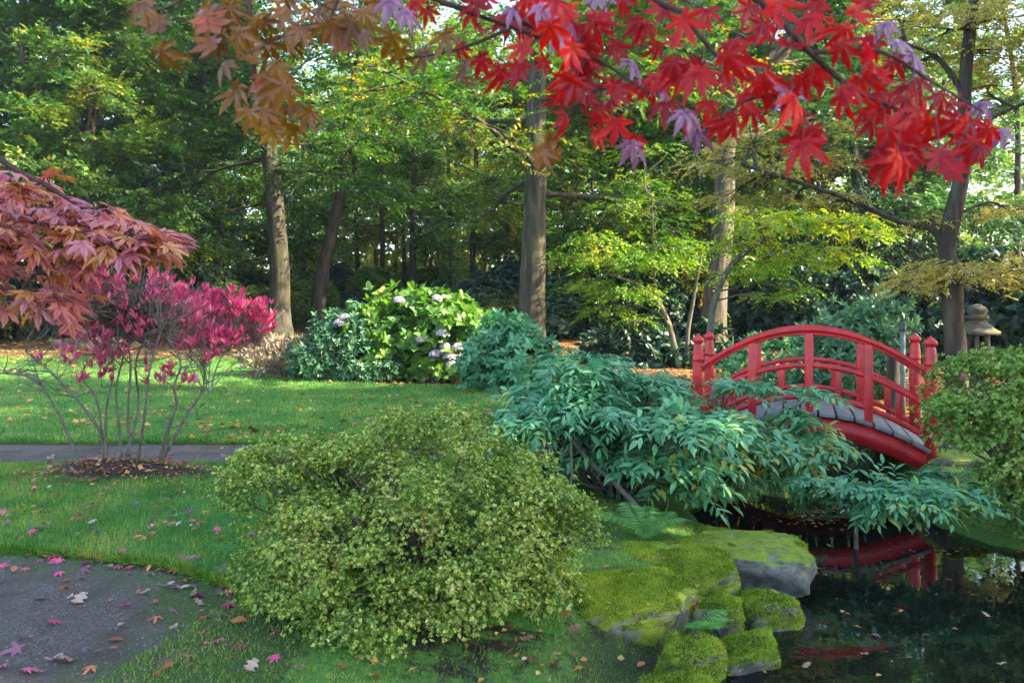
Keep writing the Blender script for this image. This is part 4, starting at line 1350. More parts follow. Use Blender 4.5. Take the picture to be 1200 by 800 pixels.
padded_tree('maple_tree', 'small two stemmed maple with yellowing layered leaves left of the bridge', 19,
            [([gz(3.95, 19)] + tp([(790, 405), (781, 372), (764, 347), (745, 333), (715, 322)], 19), .08), ([gz(4.1, 19)] + tp([(806, 390), (812, 355), (817, 325), (822, 300)], 19), .06), (tp([(784, 380), (768, 335), (766, 290), (764, 230)], 19), .04)],
            [(700, 285, 0, .7), (722, 306, -.4, .8), (762, 308, -.2, .9), (690, 335, .2, .6), (735, 345, -.3, .7), (668, 302, .4, .5), (780, 288, .4, .6), (708, 365, .2, .45), (768, 236, .5, .8, .5), (738, 214, .6, .7, .45), (722, 246, .3, .6, .5), (755, 180, .6, .7, .4), (745, 375, 0, .35)],
            M_YELLOW, M_TWIG, 112, .09, .42, 11, per=150, r0=.08)
padded_tree('maple_tree', 'lime green maple arching over the red bridge', 16,
            [([gz(3.95, 16.2)] + tp([(832, 390), (840, 345), (862, 305), (900, 280), (950, 262), (1000, 262)], 16.2), .08)],
            [(876, 288, 0, .55), (905, 268, -.2, .7), (945, 262, .2, .7), (988, 262, 0, .65), (1015, 278, .2, .45), (882, 322, 0, .6), (932, 310, .3, .6), (965, 296, -.2, .5), (902, 348, .2, .4), (935, 338, .3, .3), (875, 250, .4, .4), (1000, 305, .2, .4)],
            M_LIME, M_TWIG, 113, .09, .38, 11, per=150, r0=.08)

# tree kinds of the wood, one of each built, then copied
def proto(name, seed, h, r0, lm, wm, **kw):
    rng = np.random.default_rng(seed)
    tr = [(0, 0, -.15), (.1 * h * rng.normal(0, .12), .05, h * .3), (h * rng.normal(0, .02), h * rng.normal(0, .015), h * .65), (h * rng.normal(0, .03), 0, h)]
    o = tree(name, 'x', tr, r0, seed, lm, wm, **kw)
    return o
PR = {}
PR['broad'] = proto('beech_tree', 201, 15, .28, M_BEECH, M_BARK, cb=.1, R_=5.4, n_limb=26, n_sub=11, n_spr=14, m=14, leaf=.21, spr=.85, el=(-12, 60), seg=10)
PR['green'] = proto('oak_tree', 202, 14, .25, M_GREEN, M_BARKD, cb=.12, R_=5.2, n_limb=26, n_sub=11, n_spr=14, m=14, leaf=.21, spr=.8, el=(-8, 62), seg=10)
PR['slim'] = proto('slender_tree', 203, 15, .17, M_FAR, M_BARKD, cb=.34, R_=3.4, n_limb=18, n_sub=7, n_spr=9, m=12, leaf=.24, spr=.8, el=(0, 60), seg=8)
PR['fir'] = proto('conifer_tree', 204, 17, .25, M_DARK, M_BARKD, cb=.1, R_=4.2, n_limb=34, n_sub=10, n_spr=10, m=14, leaf=.19, spr=.7, el=(-22, 30), seg=8, droop=.35)
used_ = set()
def put(kind, px, d, rz, s, label, group=None, sz=None):
    x = (px - 600) / F * d
    loc = (x, d, Hs(x, d))
    o = PR[kind]
    if kind in used_:
        o = dup(o, loc, rz, s, sz)
    used_.add(kind)
    o.location = loc
    o.rotation_euler = (0, 0, rz)
    o.scale = (s, s, sz or s)
    o['label'] = label
    if group:
        o['group'] = group
    return o
put('fir', 145, 33, .4, 1.0, 'dark conifer rising behind the trees at upper left')
put('green', 30, 27, 1.2, 1.0, 'dark oak with low green branches at the far left edge')
put('broad', 215, 38, 2.9, 1.1, 'bushy beech behind the pink shrubs between conifer and sunlit trunk')
put('green', -60, 34, .7, 1.1, 'dark green oak at the left edge behind the coral maple')
put('green', 100, 25, 3.3, .8, 'dark trunk behind the pink leaves with a short dark log beside it')
put('green', 715, 36, 1.9, 1.0, 'green oak behind the yellow maple right of the central trunk')
put('broad', 660, 44, 5.2, 1.1, 'beech behind and just right of the central trunk')
put('fir', 800, 40, 2.0, 1.0, 'dark conifer behind the rough barked tree')
put('green', 930, 32, 4.4, 1.0, 'green oak behind the lime green maple')
put('fir', 1010, 27, 1.0, .8, 'dark conifer behind the bridge left of the layered tree')
put('slim', 1110, 36, .2, 1.0, 'slender tree behind the golden layers at upper right')
put('slim', 1190, 30, 2.2, .9, 'slender tree at the right edge behind the layered tree')
put('fir', 80, 30, 2.2, .9, 'dark conifer behind the coral maple at upper left')
put('broad', 250, 37, 5.6, 1.0, 'leafy beech left of the sunlit grey trunk')
put('broad', 735, 31, 3.6, .9, 'leafy beech between the central trunk and the yellow maple')
put('green', 1000, 28, 5.1, .95, 'leafy oak behind the golden layers above the bridge')
put('broad', 20, 40, 4.2, 1.15, 'beech behind the conifer at upper left')
put('green', 190, 46, 2.7, 1.2, 'oak far behind the conifer and the pink shrubs')
put('broad', 830, 44, 1.4, 1.15, 'beech far behind the rough barked tree')
for k, (px, d, s) in enumerate(((450, 46, 1.0), (474, 50, .95), (482, 40, 1.15), (500, 52, .9), (508, 56, 1.0), (528, 48, 1.0), (552, 41, 1.0), (570, 58, 1.0), (420, 49, 1.0), (592, 52, 1.0), (690, 52, 1.0), (735, 47, 1.0), (357, 55, 1.0), (255, 52, 1.0), (610, 62, 1.0), (780, 60, 1.0), (880, 55, 1.0), (1065, 45, 1.0), (60, 48, 1.0), (170, 56, 1.0), (440, 62, 1.1), (463, 66, 1.1), (515, 60, 1.1), (538, 70, 1.2), (583, 66, 1.1), (640, 60, 1.1), (672, 64, 1.1), (715, 58, 1.1), (330, 68, 1.2), (385, 62, 1.1), (405, 72, 1.2), (285, 60, 1.1), (120, 62, 1.1), (225, 66, 1.1), (760, 66, 1.1), (960, 56, 1.1))):
    put('slim', px, d, k * 1.7, s, 'slender dark trunked tree deep in the wood', 'slender trees deep in the wood', s * (1 + .1 * math.sin(k)))
# big trees just outside the picture that shade the foreground
for k, (x, y, kind, s, lab) in enumerate(((11.5, 3.5, 'broad', 1.0, 'tall beech beyond the right edge beside the pond'), (15.5, 9, 'green', 1.15, 'oak beyond the right edge level with the bridge'), (17, -1, 'broad', 1.2, 'beech behind the camera to the right'), (15.8, 2.6, 'green', 1.1, 'oak beyond the right edge behind the pond beech'), (9.5, .2, 'broad', .9, 'younger beech beside the camera to the right'))):
    o = dup(PR[kind], (x, y, 3.2 if k != 1 else 1.5), k * 1.3, s, s * 1.05, lab)
    for ch in o.children:
        pass
    wd = Geo()
    tube(wd, [(x, y, -.2), (x + .05, y, 2), (x, y, 3.6)], [.5, .36, .31], 14, rng=np.random.default_rng(k), rough=.05)
    t_ = link('lower_trunk', wd.mesh('lower_trunk', (0, 0, 0), True), M_BARK)
    t_.parent = o
    t_.matrix_parent_inverse = (Matrix.Translation(o.location) @ Matrix.Rotation(o.rotation_euler.z, 4, 'Z') @ Matrix.Diagonal((o.scale[0], o.scale[1], o.scale[2], 1))).inverted()

# undergrowth
def shrub_proto(name, seed, lm, tmpl, size, n, k, lobes):
    rng = np.random.default_rng(seed)
    root = thing(name, 'x', 'shrub', (0, 0, 0))
    p, nv = lobe_pts(rng, lobes, n, .05, (.6, 1.05), .3, .5)
    lv = Geo()
    whorls(rng, lv, p, nv + rng.normal(0, .3, p.shape), k, size, tmpl, 1.15)
    part('foliage', lv, lm, root)
    st = Geo()
    stems_to(rng, st, np.array([0, 0, -.05]), p[:24], .025, .15)
    part('stems', st, M_TWIG, root, smooth=True)
    return root
S1 = shrub_proto('rhododendron_bush', 301, M_DARK, LEAFW, .19, 2300, 7, [((0, 0, 1.0), (1.7, 1.3, 1.05)), ((1.2, .2, .8), (1.1, 1.0, .8)), ((-1.2, .1, .9), (1.0, 1.0, .95)), ((.2, 0, 1.7), (.9, .8, .7))])
S2 = shrub_proto('laurel_bush', 302, M_HYD, LEAF, .2, 1500, 6, [((0, 0, 1.2), (1.3, 1.1, 1.2)), ((.8, 0, 2.0), (.9, .8, .8)), ((-.7, .2, 1.7), (.8, .8, .9))])
hedge = [(560, 31, 1.0), (600, 35, 1.1), (655, 29, .95), (700, 30, 1.05), (745, 28, 1.0), (790, 30, 1.1), (850, 29, 1.15), (905, 26, 1.05), (950, 25, 1.0), (1000, 23, 1.0), (1045, 24, 1.1), (1095, 22, 1.0), (1150, 21, 1.0), (1200, 20, 1.05),
         (510, 38, .65), (450, 36, .65), (415, 40, .65), (340, 42, 1.1), (290, 40, 1.1), (235, 34, .9), (170, 33, .8), (40, 30, .9), (110, 40, 1.1), (-20, 27, .9), (480, 46, .65), (560, 46, .65), (620, 48, 1.2), (390, 52, 1.3), (830, 38, 1.3), (920, 36, 1.4), (1010, 34, 1.5), (1110, 32, 1.5), (720, 42, 1.3)]
for k, (px, d, s) in enumerate(hedge):
    x = (px - 600) / F * d
    loc = (x, d, Hs(x, d) - .05)
    if k:
        dup(S1, loc, k * 2.1, s, s * (1 + .12 * math.sin(k * 1.7)), 'dark evergreen rhododendron in the undergrowth under the trees', 'rhododendrons under the trees')
    else:
        S1.location, S1.rotation_euler, S1.scale = loc, (0, 0, .3), (s, s, s)
        S1['label'], S1['group'] = 'dark evergreen rhododendron in the undergrowth under the trees', 'rhododendrons under the trees'
laur = [(1178, 21, .85, 'bright laurel behind the layered tree at the right edge'), (440, 44, 1.1, 'light green laurel at the foot of the slender trunks'), (520, 50, 1.2, 'light green laurel deep in the wood left of the central trunk'), (365, 36, .8, 'light green laurel beside the base of the leaning tree'), (490, 60, 1.5, 'large light green laurel farthest back in the wood')]
for k, (px, d, s, lab) in enumerate(laur):
    x = (px - 600) / F * d
    loc = (x, d, Hs(x, d) - .05)
    if k:
        dup(S2, loc, k * 1.3, s, s, lab)
    else:
        S2.location, S2.scale, S2['label'] = loc, (s, s, s), lab
# ferns and low dark plants behind the bridge
bush('fern_thicket', 'dark low thicket under the yellow maple', [((3.0, 20, .45), (1.3, .8, .5)), ((4.4, 19.8, .4), (1.0, .8, .45))], (3.5, 20, Hs(3.5, 20)), 420, 7, .26, LANCE, M_DARK, upb=.6, seed=48, stems=0, tilt=1.1)
bush('evergreen_bush', 'dark low evergreen behind the red bridge railing', [((5.2, 15.5, .45), (1.2, .6, .5)), ((6.4, 15, .4), (.8, .6, .45))], (5.6, 15.4, Hs(5.6, 15.4)), 700, 7, .13, LANCE, M_TEAL, upb=.6, seed=49, stems=12)
bush('bamboo_clump', 'fine leaved bamboo like shrub behind the right bridge posts', [((6.0, 14.2, .8), (.8, .6, .75)), ((6.6, 14.6, 1.2), (.6, .5, .6))], (6.2, 14.4, Hs(6.2, 14.4)), 700, 7, .14, LANCE, M_BLUE, upb=.3, seed=50, stems=30)

# fallen log and mossy hump
o = Geo()
a, b = P(62, 408, 23), P(175, 405, 24)
tube(o, smooth_path([a, (a + b) / 2 + [0, 0, .05], b], 14), np.linspace(.26, .2, 14), 14, rng=np.random.default_rng(4), rough=.08)
solo('fallen_log', o, M_BARKD, 'dark fallen log lying under the trees behind the far lawn', 'log', tuple(a), smooth=True)

# distant wood closing the view
rng = np.random.default_rng(401)
g = Geo()
n = 26000
th = rng.uniform(-.95, .95, n)
rad = rng.uniform(68, 95, n)
hz = rng.random(n) ** 1.1 * 26
hz[:7000] = rng.random(7000) * 6
c = np.stack([rad * np.sin(th), rad * np.cos(th), hz + 1.2], -1)
ok = (hz < 6) | (fbm(c * .16, 3) > .30 + .006 * (hz - 6) + .02 * np.maximum(0, hz - 9) * sstep(.35, .5, th))
c = c[ok]
sprays(rng, g, c, rng.normal(0, 1, c.shape) * [1, 1, .3], np.array([0, 0, 1.0]) + rng.normal(0, .4, c.shape), 1.8, 10, .55, LEAFW, jit=.4)
stuff('distant_wood', g, M_FAR, 'hazy green wood closing the view far behind the tree trunks', 'wood')

# air
m, t, N, L, b_, out = newmat('haze_air')
N.remove(b_)
pv = N.new('ShaderNodeVolumePrincipled')
pv.inputs['Color'].default_value = (.86, .93, 1.0, 1)
pv.inputs['Density'].default_value = .0004
pv.inputs['Anisotropy'].default_value = .2
L.new(pv.outputs[0], out.inputs['Volume'])
g = Geo()
box(g, (0, 170, 15.5), (640, 500, 37))
hz_ = link('haze', g.mesh('haze'), m)
hz_['kind'] = 'stuff'
tag(hz_, 'thin pale haze in the air between the trees of the wood', 'haze')

# leaf litter: small leaves scattered over ground, lawn and water
g = Geo()
n = 26000
d = 9.6 * (36 / 9.6) ** rng.random(n)
px = rng.uniform(-40, 1240, n)
x = (px - 600) / F * d
y = d
inl = (y > p2b(x)) & (y < far_end(x)) & (x < .4)
onp = (y < p2b(x)) & (x < .5)
dens = np.where(inl, .035 + .12 * (fbm(np.stack([x * .6, y * .6, 0 * x], -1), 3) > .55) + .5 * sstep(17, 20, y), np.where(onp, .02, .9))
sdv = sdf(x, y, POND)
k = (rng.random(n) < dens) & (sdv > .1)
x, y = x[k], y[k]
z = H(x, y) + np.where(inl[k], .075, .015) + rng.random(k.sum()) * .01
m = len(x)
a = rng.random(m) * 6.28
g.place(LEAFW, np.stack([x, y, z], -1), np.stack([np.cos(a), np.sin(a), rng.normal(0, .2, m)], -1), np.array([0, 0, 1.0]) + rng.normal(0, .35, (m, 3)), rng.uniform(.05, .12, m))
n = 2600
x = np.concatenate([rng.normal(-.3, .8, n), rng.uniform(3.7, 6.5, n)])
y = np.concatenate([rng.normal(4.1, .5, n), rng.uniform(5.4, 8.8, n)])
k = (sdf(x, y, POND) > .05) & ((x > -1.0) | (y < near_path(x) - .02) & (x > -1.5)) & (rng.random(2 * n) < np.where(x < 2, .12 * np.exp(-((x + .3) / .7) ** 2), .5))
x, y = x[k], y[k]
m = len(x)
a = rng.random(m) * 6.28
g.place(LEAFW, np.stack([x, y, H(x, y) + .02], -1), np.stack([np.cos(a), np.sin(a), rng.normal(0, .2, m)], -1), np.array([0, 0, 1.0]) + rng.normal(0, .4, (m, 3)), rng.uniform(.02, .05, m))
m = 420
a, r_ = rng.random(m) * 6.28, rng.random(m) ** .6 * 1.25
x, y = -3.62 + .8 * r_ * np.cos(a), 7.5 + .4 * r_ * np.sin(a)
g.place(LEAFW, np.stack([x, y, H(x, y) + .065 + .055 * np.maximum(0, 1 - r_ ** 2)], -1), np.stack([np.cos(a * 7), np.sin(a * 7), rng.normal(0, .3, m)], -1), np.array([0, 0, 1.0]) + rng.normal(0, .5, (m, 3)), rng.uniform(.02, .06, m))
stuff('leaf_litter', g, M_LITTER, 'orange brown fallen leaves scattered under the trees and on the far lawn', 'leaf litter')
g = Geo()
n = 5200
x = rng.uniform(.8, 6.5, n)
y = rng.uniform(3.6, 9.4, n)
sdv = sdf(x, y, POND)
dens = .025 + .9 * (fbm(np.stack([x * 1.1, y * 1.8, 0 * x], -1), 3) > .56) * sstep(6.2, 7.4, y) + .3 * sstep(-.35, 0, sdv)
k = (rng.random(n) < dens) & (sdv < .02)
x, y = x[k], y[k]
m = len(x)
a = rng.random(m) * 6.28
g.place(LEAFW, np.stack([x, y, np.full(m, WATER_Z + .004)], -1), np.stack([np.cos(a), np.sin(a), np.zeros(m)], -1), np.array([0, 0, 1.0]) + rng.normal(0, .06, (m, 3)), rng.uniform(.02, .055, m))
stuff('floating_leaves', g, M_LITTER, 'brown leaves floating on the dark pond under the bridge', 'leaf litter')

# ------------------------------------------------------------------ fallen leaves one by one
rng = np.random.default_rng(501)
MAP = [palmate(rng, 7, .3) for _ in range(3)] + [palmate(rng, 5, .35) for _ in range(2)]
OAK = [oakleaf(rng) for _ in range(2)]
OVL = [OVAL]
def tmesh(t, name):
    return Geo().add(t[0], t[1]).mesh(name)
kinds = {'pink': ([tmesh(t, 'maple_leaf') for t in MAP[:3]], M_F_PINK, .06, 'pink fallen maple leaf'), 'tan': ([tmesh(t, 'oak_leaf') for t in OAK], M_F_TAN, .1, 'tan fallen oak leaf'),
         'rust': ([tmesh(OVL[0], 'oval_leaf'), tmesh(MAP[3], 'maple_leaf')], M_F_RUST, .075, 'rust brown fallen leaf'), 'pale': ([tmesh(OVL[0], 'oval_leaf')], M_F_PALE, .06, 'whitish fallen leaf'),
         'plum': ([tmesh(MAP[4], 'maple_leaf')], M_F_PLUM, .07, 'dark plum fallen maple leaf')}
for ms, mt, *_ in kinds.values():
    for me in ms:
        me.materials.append(mt)
def surf(x, y):
    z = Hs(x, y)
    if -9 < x < .3 and max(float(near_path(x)), 4.3) + .02 < y < float(p2f(x)) - .03:
        return z + .085, 'on the near lawn'
    if -9 < x < .6 and float(p2f(x)) <= y <= float(p2b(x)):
        return z + .02, 'on the second path'
    if x < -.95 and y < float(near_path(x)):
        return z + .022, 'on the near gravel path'
    return z + .03, 'on the mossy bank'
def drop(kind, x, y, s=1.0, label=None, z=None, where=None):
    ms, mt, size, nm = kinds[kind]
    me = ms[rng.integers(len(ms))]
    o = bpy.data.objects.new('fallen_leaf', me)
    COL.objects.link(o)
    z0, wh = surf(x, y)
    wh = where or wh
    o.location = (x, y, z if z is not None else z0)
    o.rotation_euler = (rng.normal(0, .2), rng.normal(0, .2), rng.random() * 6.28)
    k = size * s * rng.uniform(.75, 1.2)
    o.scale = (k, k, k)
    tag(o, label or f'{nm} lying {wh}', 'fallen leaf', None if label else f'{nm.replace("leaf", "leaves")} {wh}')
    return o
def droppx(kind, px, py, s=1.0, label=None):
    q = G(px, py)
    return drop(kind, q[0], q[1], s, label)
droppx('tan', 234, 676, 1.25, 'large pale tan oak leaf at the lawn edge near the fern')
droppx('tan', 100, 703, 1.1, 'single tan oak leaf lying alone on the open gravel path')
droppx('tan', 92, 660, 1.0, 'tan oak leaf at the left turf edge of the near path')
droppx('tan', 680, 745, 1.3, 'large plum brown oak leaf on the soil patch right of the azalea')
droppx('rust', 180, 665, 1.5, 'big rust brown leaf against the turf edge of the near path')
droppx('pale', 212, 625, 1.1, 'whitish leaf near the middle of the near lawn')
for px, py, k in ((75, 690, 'rust'), (60, 735, 'pink'), (150, 713, 'pink'), (30, 790, 'pink'), (255, 757, 'pink'), (280, 762, 'pink'), (325, 776, 'pink'), (350, 788, 'pink'), (300, 783, 'tan'), (268, 712, 'pink'), (225, 690, 'pale'), (270, 735, 'rust'), (45, 705, 'plum'),
                  (20, 766, 'plum'), (66, 782, 'tan'), (125, 756, 'rust'), (205, 782, 'rust'), (240, 728, 'rust'), (228, 705, 'tan'), (300, 705, 'tan'), (265, 680, 'tan'), (145, 660, 'pink'), (155, 668, 'pink'), (105, 662, 'plum'), (200, 672, 'pink'), (60, 655, 'pink'), (15, 675, 'rust')):
    droppx(k, px, py)
for k in range(120):
    px = rng.uniform(0, 330)
    py = rng.uniform(560, 645)
    kk = rng.choice(['pink', 'tan', 'rust', 'pale', 'plum'], p=[.3, .13, .32, .1, .15])
    droppx(kk, px, py, rng.uniform(.5, .9))
for k in range(55):
    px = rng.uniform(0, 330)
    q = np.array([(px - 600) / F * 5.0, 0])
    y = float(near_path(q[0])) - abs(rng.normal(.05, .16))
    drop(rng.choice(['pink', 'tan', 'rust', 'plum']), q[0], y, rng.uniform(.5, .95))
for k in range(40):
    droppx(rng.choice(['pink', 'rust', 'plum', 'tan']), rng.uniform(0, 330), rng.uniform(670, 795), rng.uniform(.35, .7))
for k in range(26):
    droppx(rng.choice(['rust', 'tan', 'plum', 'pale'], p=[.5, .2, .2, .1]), rng.uniform(560, 760), rng.uniform(640, 795), .75)
for k in range(16):
    droppx(rng.choice(['rust', 'tan', 'pink']), rng.uniform(20, 250), rng.uniform(522, 548), .9)
for k in range(60):
    a, r_ = rng.random() * 6.28, math.sqrt(rng.random())
    x, y = -3.62 + .8 * r_ * math.cos(a), 7.5 + .4 * r_ * math.sin(a)
    drop(rng.choice(['rust', 'tan', 'plum', 'pink']), x, y, .8, z=Hs(x, y) + .09 + .07 * (1 - r_ ** 2), where='on the soil under the pink shrub')
dg = bpy.context.evaluated_depsgraph_get()
for k in range(34):                                 # leaves lying on the rocks
    px, py = rng.uniform(690, 935), rng.uniform(640, 765)
    dirn = Vector(P(px, py, 1.0)) - Vector((0, 0, CAM_Z))
    hit, loc, nn, _, ob, _ = sc.ray_cast(dg, Vector((0, 0, CAM_Z)), dirn.normalized())
    if hit and ob.name.startswith('stone'):
        drop(rng.choice(['rust', 'tan', 'plum', 'pale'], p=[.45, .2, .2, .15]), loc.x, loc.y, .6, z=loc.z + .018, where='on the mossy pond rocks')
for px, py in ((875, 765), (905, 762), (930, 700), (968, 640), (1040, 690), (1085, 745), (1110, 680), (1010, 770), (950, 780), (1150, 720), (860, 780), (1180, 780), (990, 720), (1060, 650), (1130, 655), (1170, 690), (830, 793), (1025, 745)):
    dd = (CAM_Z - WATER_Z) * F / (py - HZ)
    o = drop(rng.choice(['tan', 'rust', 'plum']), (px - 600) / F * dd, dd, .6, z=WATER_Z + .012, where='floating on the pond')
    o.rotation_euler = (0, 0, rng.random() * 6.28)

# ------------------------------------------------------------------ maples in front
LMC = [palmate(rng, 7, c_, nw) for c_, nw in ((.1, .52), (.2, .48), (.3, .55), (.15, .45), (.35, .5), (.25, .56))]
LM = [palmate(rng, 7, c_, nw) for c_, nw in ((.3, .56), (.5, .5), (.7, .54), (.4, .48), (.85, .52), (.6, .56))]
RIB = np.array([1.0] + [0, 1, 0, 0, 1, 0, 0, 1, 0, 0, 1, 0, .75] * 7)
def leafmesh(t, mt):
    me = tmesh(t, 'leaf')
    set_attr(me, 'rib', RIB)
    me.materials.append(mt)
    return me
MESH = {m.name: [leafmesh(t, m) for t in (LMC if m is M_CORAL else LM)] for m in (M_RED, M_PURPLE_SHEEN, M_BRONZE, M_CORAL)}
def frame(Y, Z):
    Y = nrm(Y)
    X = nrm(np.cross(Y, Z))
    Z = np.cross(X, Y)
    return Matrix(((X[0], Y[0], Z[0]), (X[1], Y[1], Z[1]), (X[2], Y[2], Z[2]))).to_quaternion()
def hang(root, mt, c, Y, Z, size):
    o = bpy.data.objects.new('leaf', MESH[mt.name][rng.integers(len(LM))])
    COL.objects.link(o)
    o.parent = root
    o.location = Vector(c) - root.location
    o.rotation_mode = 'QUATERNION'
    o.rotation_quaternion = frame(Y, Z)
    o.scale = (size * rng.uniform(.85, 1.1), size, size)
    return o
rng = np.random.default_rng(601)
red = thing('maple_tree', 'overhanging maple boughs with scarlet to bronze leaves across the top foreground', 'tree', (2.6, -.6, 0))
wd = Geo()
def twig(pts, r, r2=.3, n=22):
    c = smooth_path(pts, n)
    tube(wd, c, np.linspace(r, r * r2, n), 7, rng=rng, rough=.08)
    return c
top = np.array([1.9, -.3, 2.9])
tube(wd, smooth_path([(2.6, -.6, -.1), (2.55, -.55, .8), (2.4, -.5, 1.9), (1.9, -.3, 2.9), (1.2, .2, 3.3)], 20), np.linspace(.09, .04, 20), 12, rng=rng, rough=.06)
tw = []
tw.append(twig([top, (.9, .6, 2.75), P(760, -130, 1.2), P(880, -10, 1.2), P(950, 62, 1.22), P(1000, 105, 1.25), P(1060, 132, 1.25), P(1125, 165, 1.3)], .009, .2, 30))
tw.append(twig([(1.2, .2, 3.3), (.5, .9, 2.6), P(770, -60, 1.3), P(805, 20, 1.3), P(850, 75, 1.3), P(905, 110, 1.3), P(955, 155, 1.32)], .007, .25, 26))
tw.append(twig([(1.2, .2, 3.3), (.2, 1.0, 2.7), P(430, -60, 1.4), P(515, 0, 1.4), P(600, 32, 1.42), P(650, 55, 1.45), P(690, 110, 1.45)], .007, .3, 26))
tw.append(twig([(1.2, .2, 3.3), (-.1, 1.1, 2.8), P(310, -90, 1.5), P(292, 0, 1.5), P(297, 70, 1.5), P(300, 110, 1.5), P(318, 140, 1.5)], .01, .2, 26))
tw.append(twig([P(310, -90, 1.5), P(250, -30, 1.5), P(200, 8, 1.5), P(165, 15, 1.5)], .005, .4, 10))
tw.append(twig([P(430, -60, 1.4), P(400, -10, 1.4), P(385, 30, 1.4)], .005, .4, 10))
tw.append(twig([P(600, 32, 1.42), P(560, 50, 1.42), P(520, 62, 1.42), P(470, 70, 1.42)], .004, .4, 10))
tw.append(twig([P(905, 110, 1.3), P(870, 120, 1.3), P(850, 140, 1.3)], .003, .4, 8))
tw.append(twig([P(600, 20, 1.4), P(700, 70, 1.4), P(760, 110, 1.38)], .004, .4, 12))
tw.append(twig([P(950, 62, 1.22), P(1030, 60, 1.2), P(1090, 95, 1.2), P(1150, 130, 1.2)], .004, .4, 10))
AT = np.vstack(tw)
L_RED = [(1048, 205), (1040, 190), (1055, 215), (1102, 190), (1112, 205), (940, 178), (952, 172), (880, 140), (860, 150), (500, 22), (540, 62), (562, 78), (587, 92), (612, 62), (590, 32), (640, 82), (665, 102), (690, 92), (682, 52), (702, 28), (722, 62), (690, 124), (662, 146), (722, 152), (746, 172), (702, 166), (755, 38), (770, 62), (800, 32), (790, 82), (822, 92), (830, 22), (852, 62), (852, 102), (880, 17), (872, 122), (900, 92), (930, 62), (950, 32), (922, 122), (950, 162), (960, 12), (985, 62), (1000, 22), (990, 122), (1020, 152), (1030, 92), (1060, 112), (1010, 102), (1050, 190), (1090, 152), (1120, 178), (1100, 122), (1072, 166), (1040, 160), (1130, 152), (940, 102), (620, 8), (650, 12), (730, 8), (900, 40), (912, 12), (1040, 130), (1150, 182), (960, 90), (1075, 140), (735, 110), (770, 100), (830, 130), (655, 120), (560, 40), (700, 140), (670, 65), (870, 85), (1015, 75), (975, 38), (780, 130)]
L_SHEEN = [(455, 12), (632, 18), (652, 46), (738, 82), (770, 112), (802, 142), (1050, 60), (1150, 132), (1172, 165), (925, 115), (600, 20), (740, 178), (700, 5), (475, 25), (1068, 75), (815, 165)]
L_BRZ = [(430, 50), (470, 70), (165, 15), (186, 32), (270, 15), (300, 32), (310, 62), (255, 62), (275, 112), (322, 86), (340, 62), (290, 76), (330, 152), (320, 165), (277, 122), (346, 132), (390, 12), (380, 40), (402, 52), (360, 20), (440, 12), (330, 22), (300, 118), (312, 100), (265, 85), (520, 50), (425, 25), (495, 72), (350, 45), (285, 45), (650, 188), (545, 85), (410, 30), (265, 35), (335, 110), (345, 160), (460, 52), (308, 140), (240, 20)]
items = []
for lst, mt, extra in ((L_RED, M_RED, 1.15), (L_SHEEN, M_PURPLE_SHEEN, .3), (L_BRZ, M_BRONZE, .9)):
    lst = list(lst)
    for q in range(int(len(lst) * extra)):
        px, py = lst[rng.integers(len(lst))]
        lst.append((px + rng.normal(0, 13), py + rng.normal(-4, 11)))
    for (px, py) in lst:
        d = (1.22 if px > 900 else (1.32 if px > 760 else 1.42)) + rng.normal(0, .09)
        c = P(px, py - 10, d)
        Y = np.array([rng.normal(0, .5), rng.normal(0, .35), -1.0 + rng.normal(0, .3)])
        if mt is M_PURPLE_SHEEN:
            Y = np.array([.5 + rng.normal(0, .4), -.35, -.75])
            Z = np.array([rng.normal(0, .3), -.7, .9])
        else:
            Z = np.array([rng.normal(0, .6), -1.0 if rng.random() < .6 else 1.0, rng.normal(.35, .5)])
        items.append((mt, c, Y, Z, rng.uniform(.033, .053)))
pet = Geo()
restg = {m.name: (m, Geo(), []) for m in (M_RED, M_PURPLE_SHEEN, M_BRONZE)}
order = sorted(range(len(items)), key=lambda i: -items[i][4] / items[i][1][1])
for q, i in enumerate(order):
    mt, c, Y, Z, size = items[i]
    if q < 100:
        hang(red, mt, c, Y, Z, size)
    else:
        restg[mt.name][1].place(LM[i % 6], [c], [Y], [Z], [size])
        restg[mt.name][2].append(RIB)
    a = AT[np.argmin(((AT - c) ** 2).sum(1))]
    tube(wd, np.array([a, (a + c) / 2 + [0, 0, .008], c]), [.0011, .0009, .0008], 4, cap=False)
for m_, g_, rb in restg.values():
    if rb:
        o = part('leaves', g_, m_, red)
        set_attr(o.data, 'rib', np.concatenate(rb))
        o['kind'] = 'stuff'
part('bough', wd, M_TWIGM, red, smooth=True)

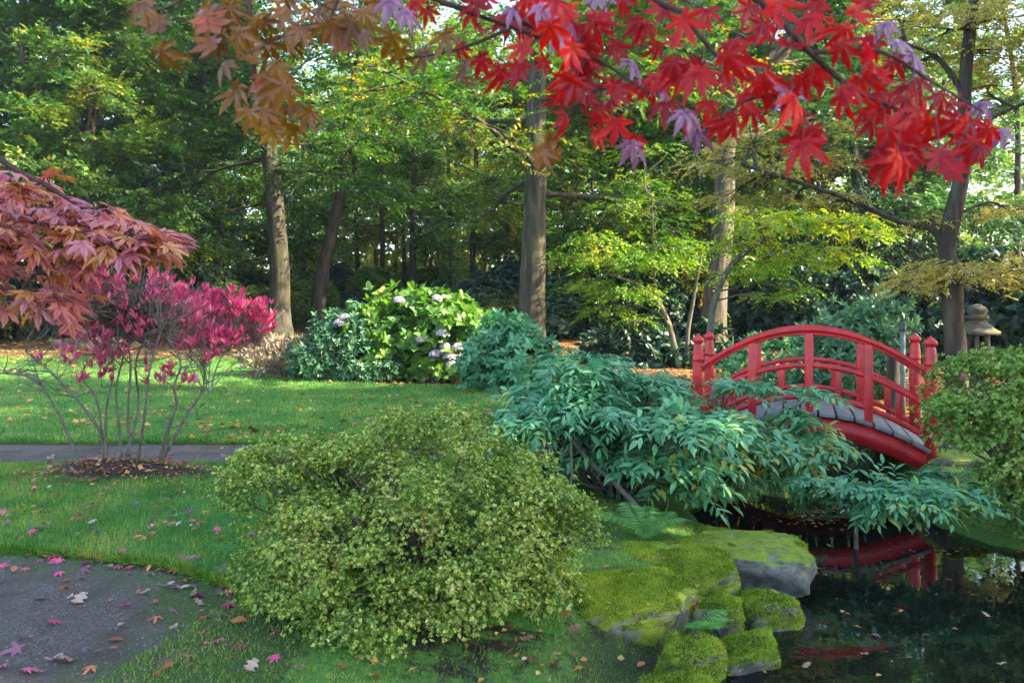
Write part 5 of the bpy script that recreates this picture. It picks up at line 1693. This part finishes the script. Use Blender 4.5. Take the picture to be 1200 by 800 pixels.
# coral maple at the left edge
cor = thing('maple_tree', 'low maple with coral and orange leaves reaching in from the left edge', 'tree', (-3.3, 2.3, 0))
wd = Geo()
tube(wd, smooth_path([(-3.3, 2.3, -.1), (-3.25, 2.35, .8), (-3.0, 2.5, 1.5), (-2.6, 2.6, 1.9), (-2.0, 2.7, 2.05)], 18), np.linspace(.07, .03, 18), 10, rng=rng, rough=.06)
st_ = np.array([-2.6, 2.6, 1.9])
layers = [([(-60, 180), (30, 205), (100, 245), (160, 275), (205, 292)], 2.75, 30), ([(-60, 240), (20, 250), (80, 285), (130, 310)], 2.55, 30), ([(-60, 330), (0, 335), (40, 360), (75, 400)], 2.5, 22), ([(-60, 300), (10, 305), (60, 325), (100, 345)], 2.8, 20), ([(-60, 205), (0, 225), (60, 240), (120, 270)], 3.0, 24)]
cl, cen = [], []
MP = []
for path, d, n in layers:
    c = smooth_path([st_] + [P(px, py, d) for px, py in path], 30)
    tube(wd, c, np.linspace(.014, .003, 30), 6, rng=rng, rough=.08)
    MP.append(c)
MP = np.vstack(MP)
while len(cen) < 118:
    px, t = rng.uniform(-45, 192), rng.random()
    up_, lo_ = 192 + .46 * max(px, 0), np.interp(px, [0, 60, 84, 96, 150, 205], [358, 366, 372, 300, 286, 282])
    c = P(px, up_ + (lo_ - up_) * t, rng.uniform(2.35, 3.1))
    cen.append(c)
    b = MP[np.argmin(((MP - c) ** 2).sum(1))]
    br = smooth_path([b, (b + c) / 2 + [0, 0, .03], c], 8)
    tube(wd, br, np.linspace(.004, .0015, 8), 5, cap=False)
    for j in range(5):
        b2 = at_path(br, .55 + .45 * rng.random())
        Y = np.array([.6 + rng.normal(0, .6), rng.normal(-.1, .7), -.35 + rng.normal(0, .2)])
        o_ = b2 + nrm(Y) * rng.uniform(.02, .06) + rng.normal(0, .012, 3)
        Z = np.array([.25, -.15, 1.0]) + rng.normal(0, .25, 3)
        cl.append((o_, Y, Z, rng.uniform(.055, .078), b2))
vis = [q for q in cl if 600 + q[0][0] / q[0][1] * F > -60]
vis.sort(key=lambda q: q[0][1])
stl = Geo()
rest = Geo()
for i, (o_, Y, Z, s, b) in enumerate(vis):
    tube(wd, np.array([b, (b + o_) / 2 + [0, 0, .01], o_]), [.0014, .001, .001], 4, cap=False)
    if i < 100:
        hang(cor, M_CORAL, o_, Y, Z, s)
    else:
        rest.place(LMC[i % 6], [o_], [Y], [Z], [s])
part('branch', wd, M_TWIGM, cor, smooth=True)
o = part('leaves', rest, M_CORAL, cor)
set_attr(o.data, 'rib', np.tile(RIB, len(vis) - 100))
o['kind'] = 'stuff'
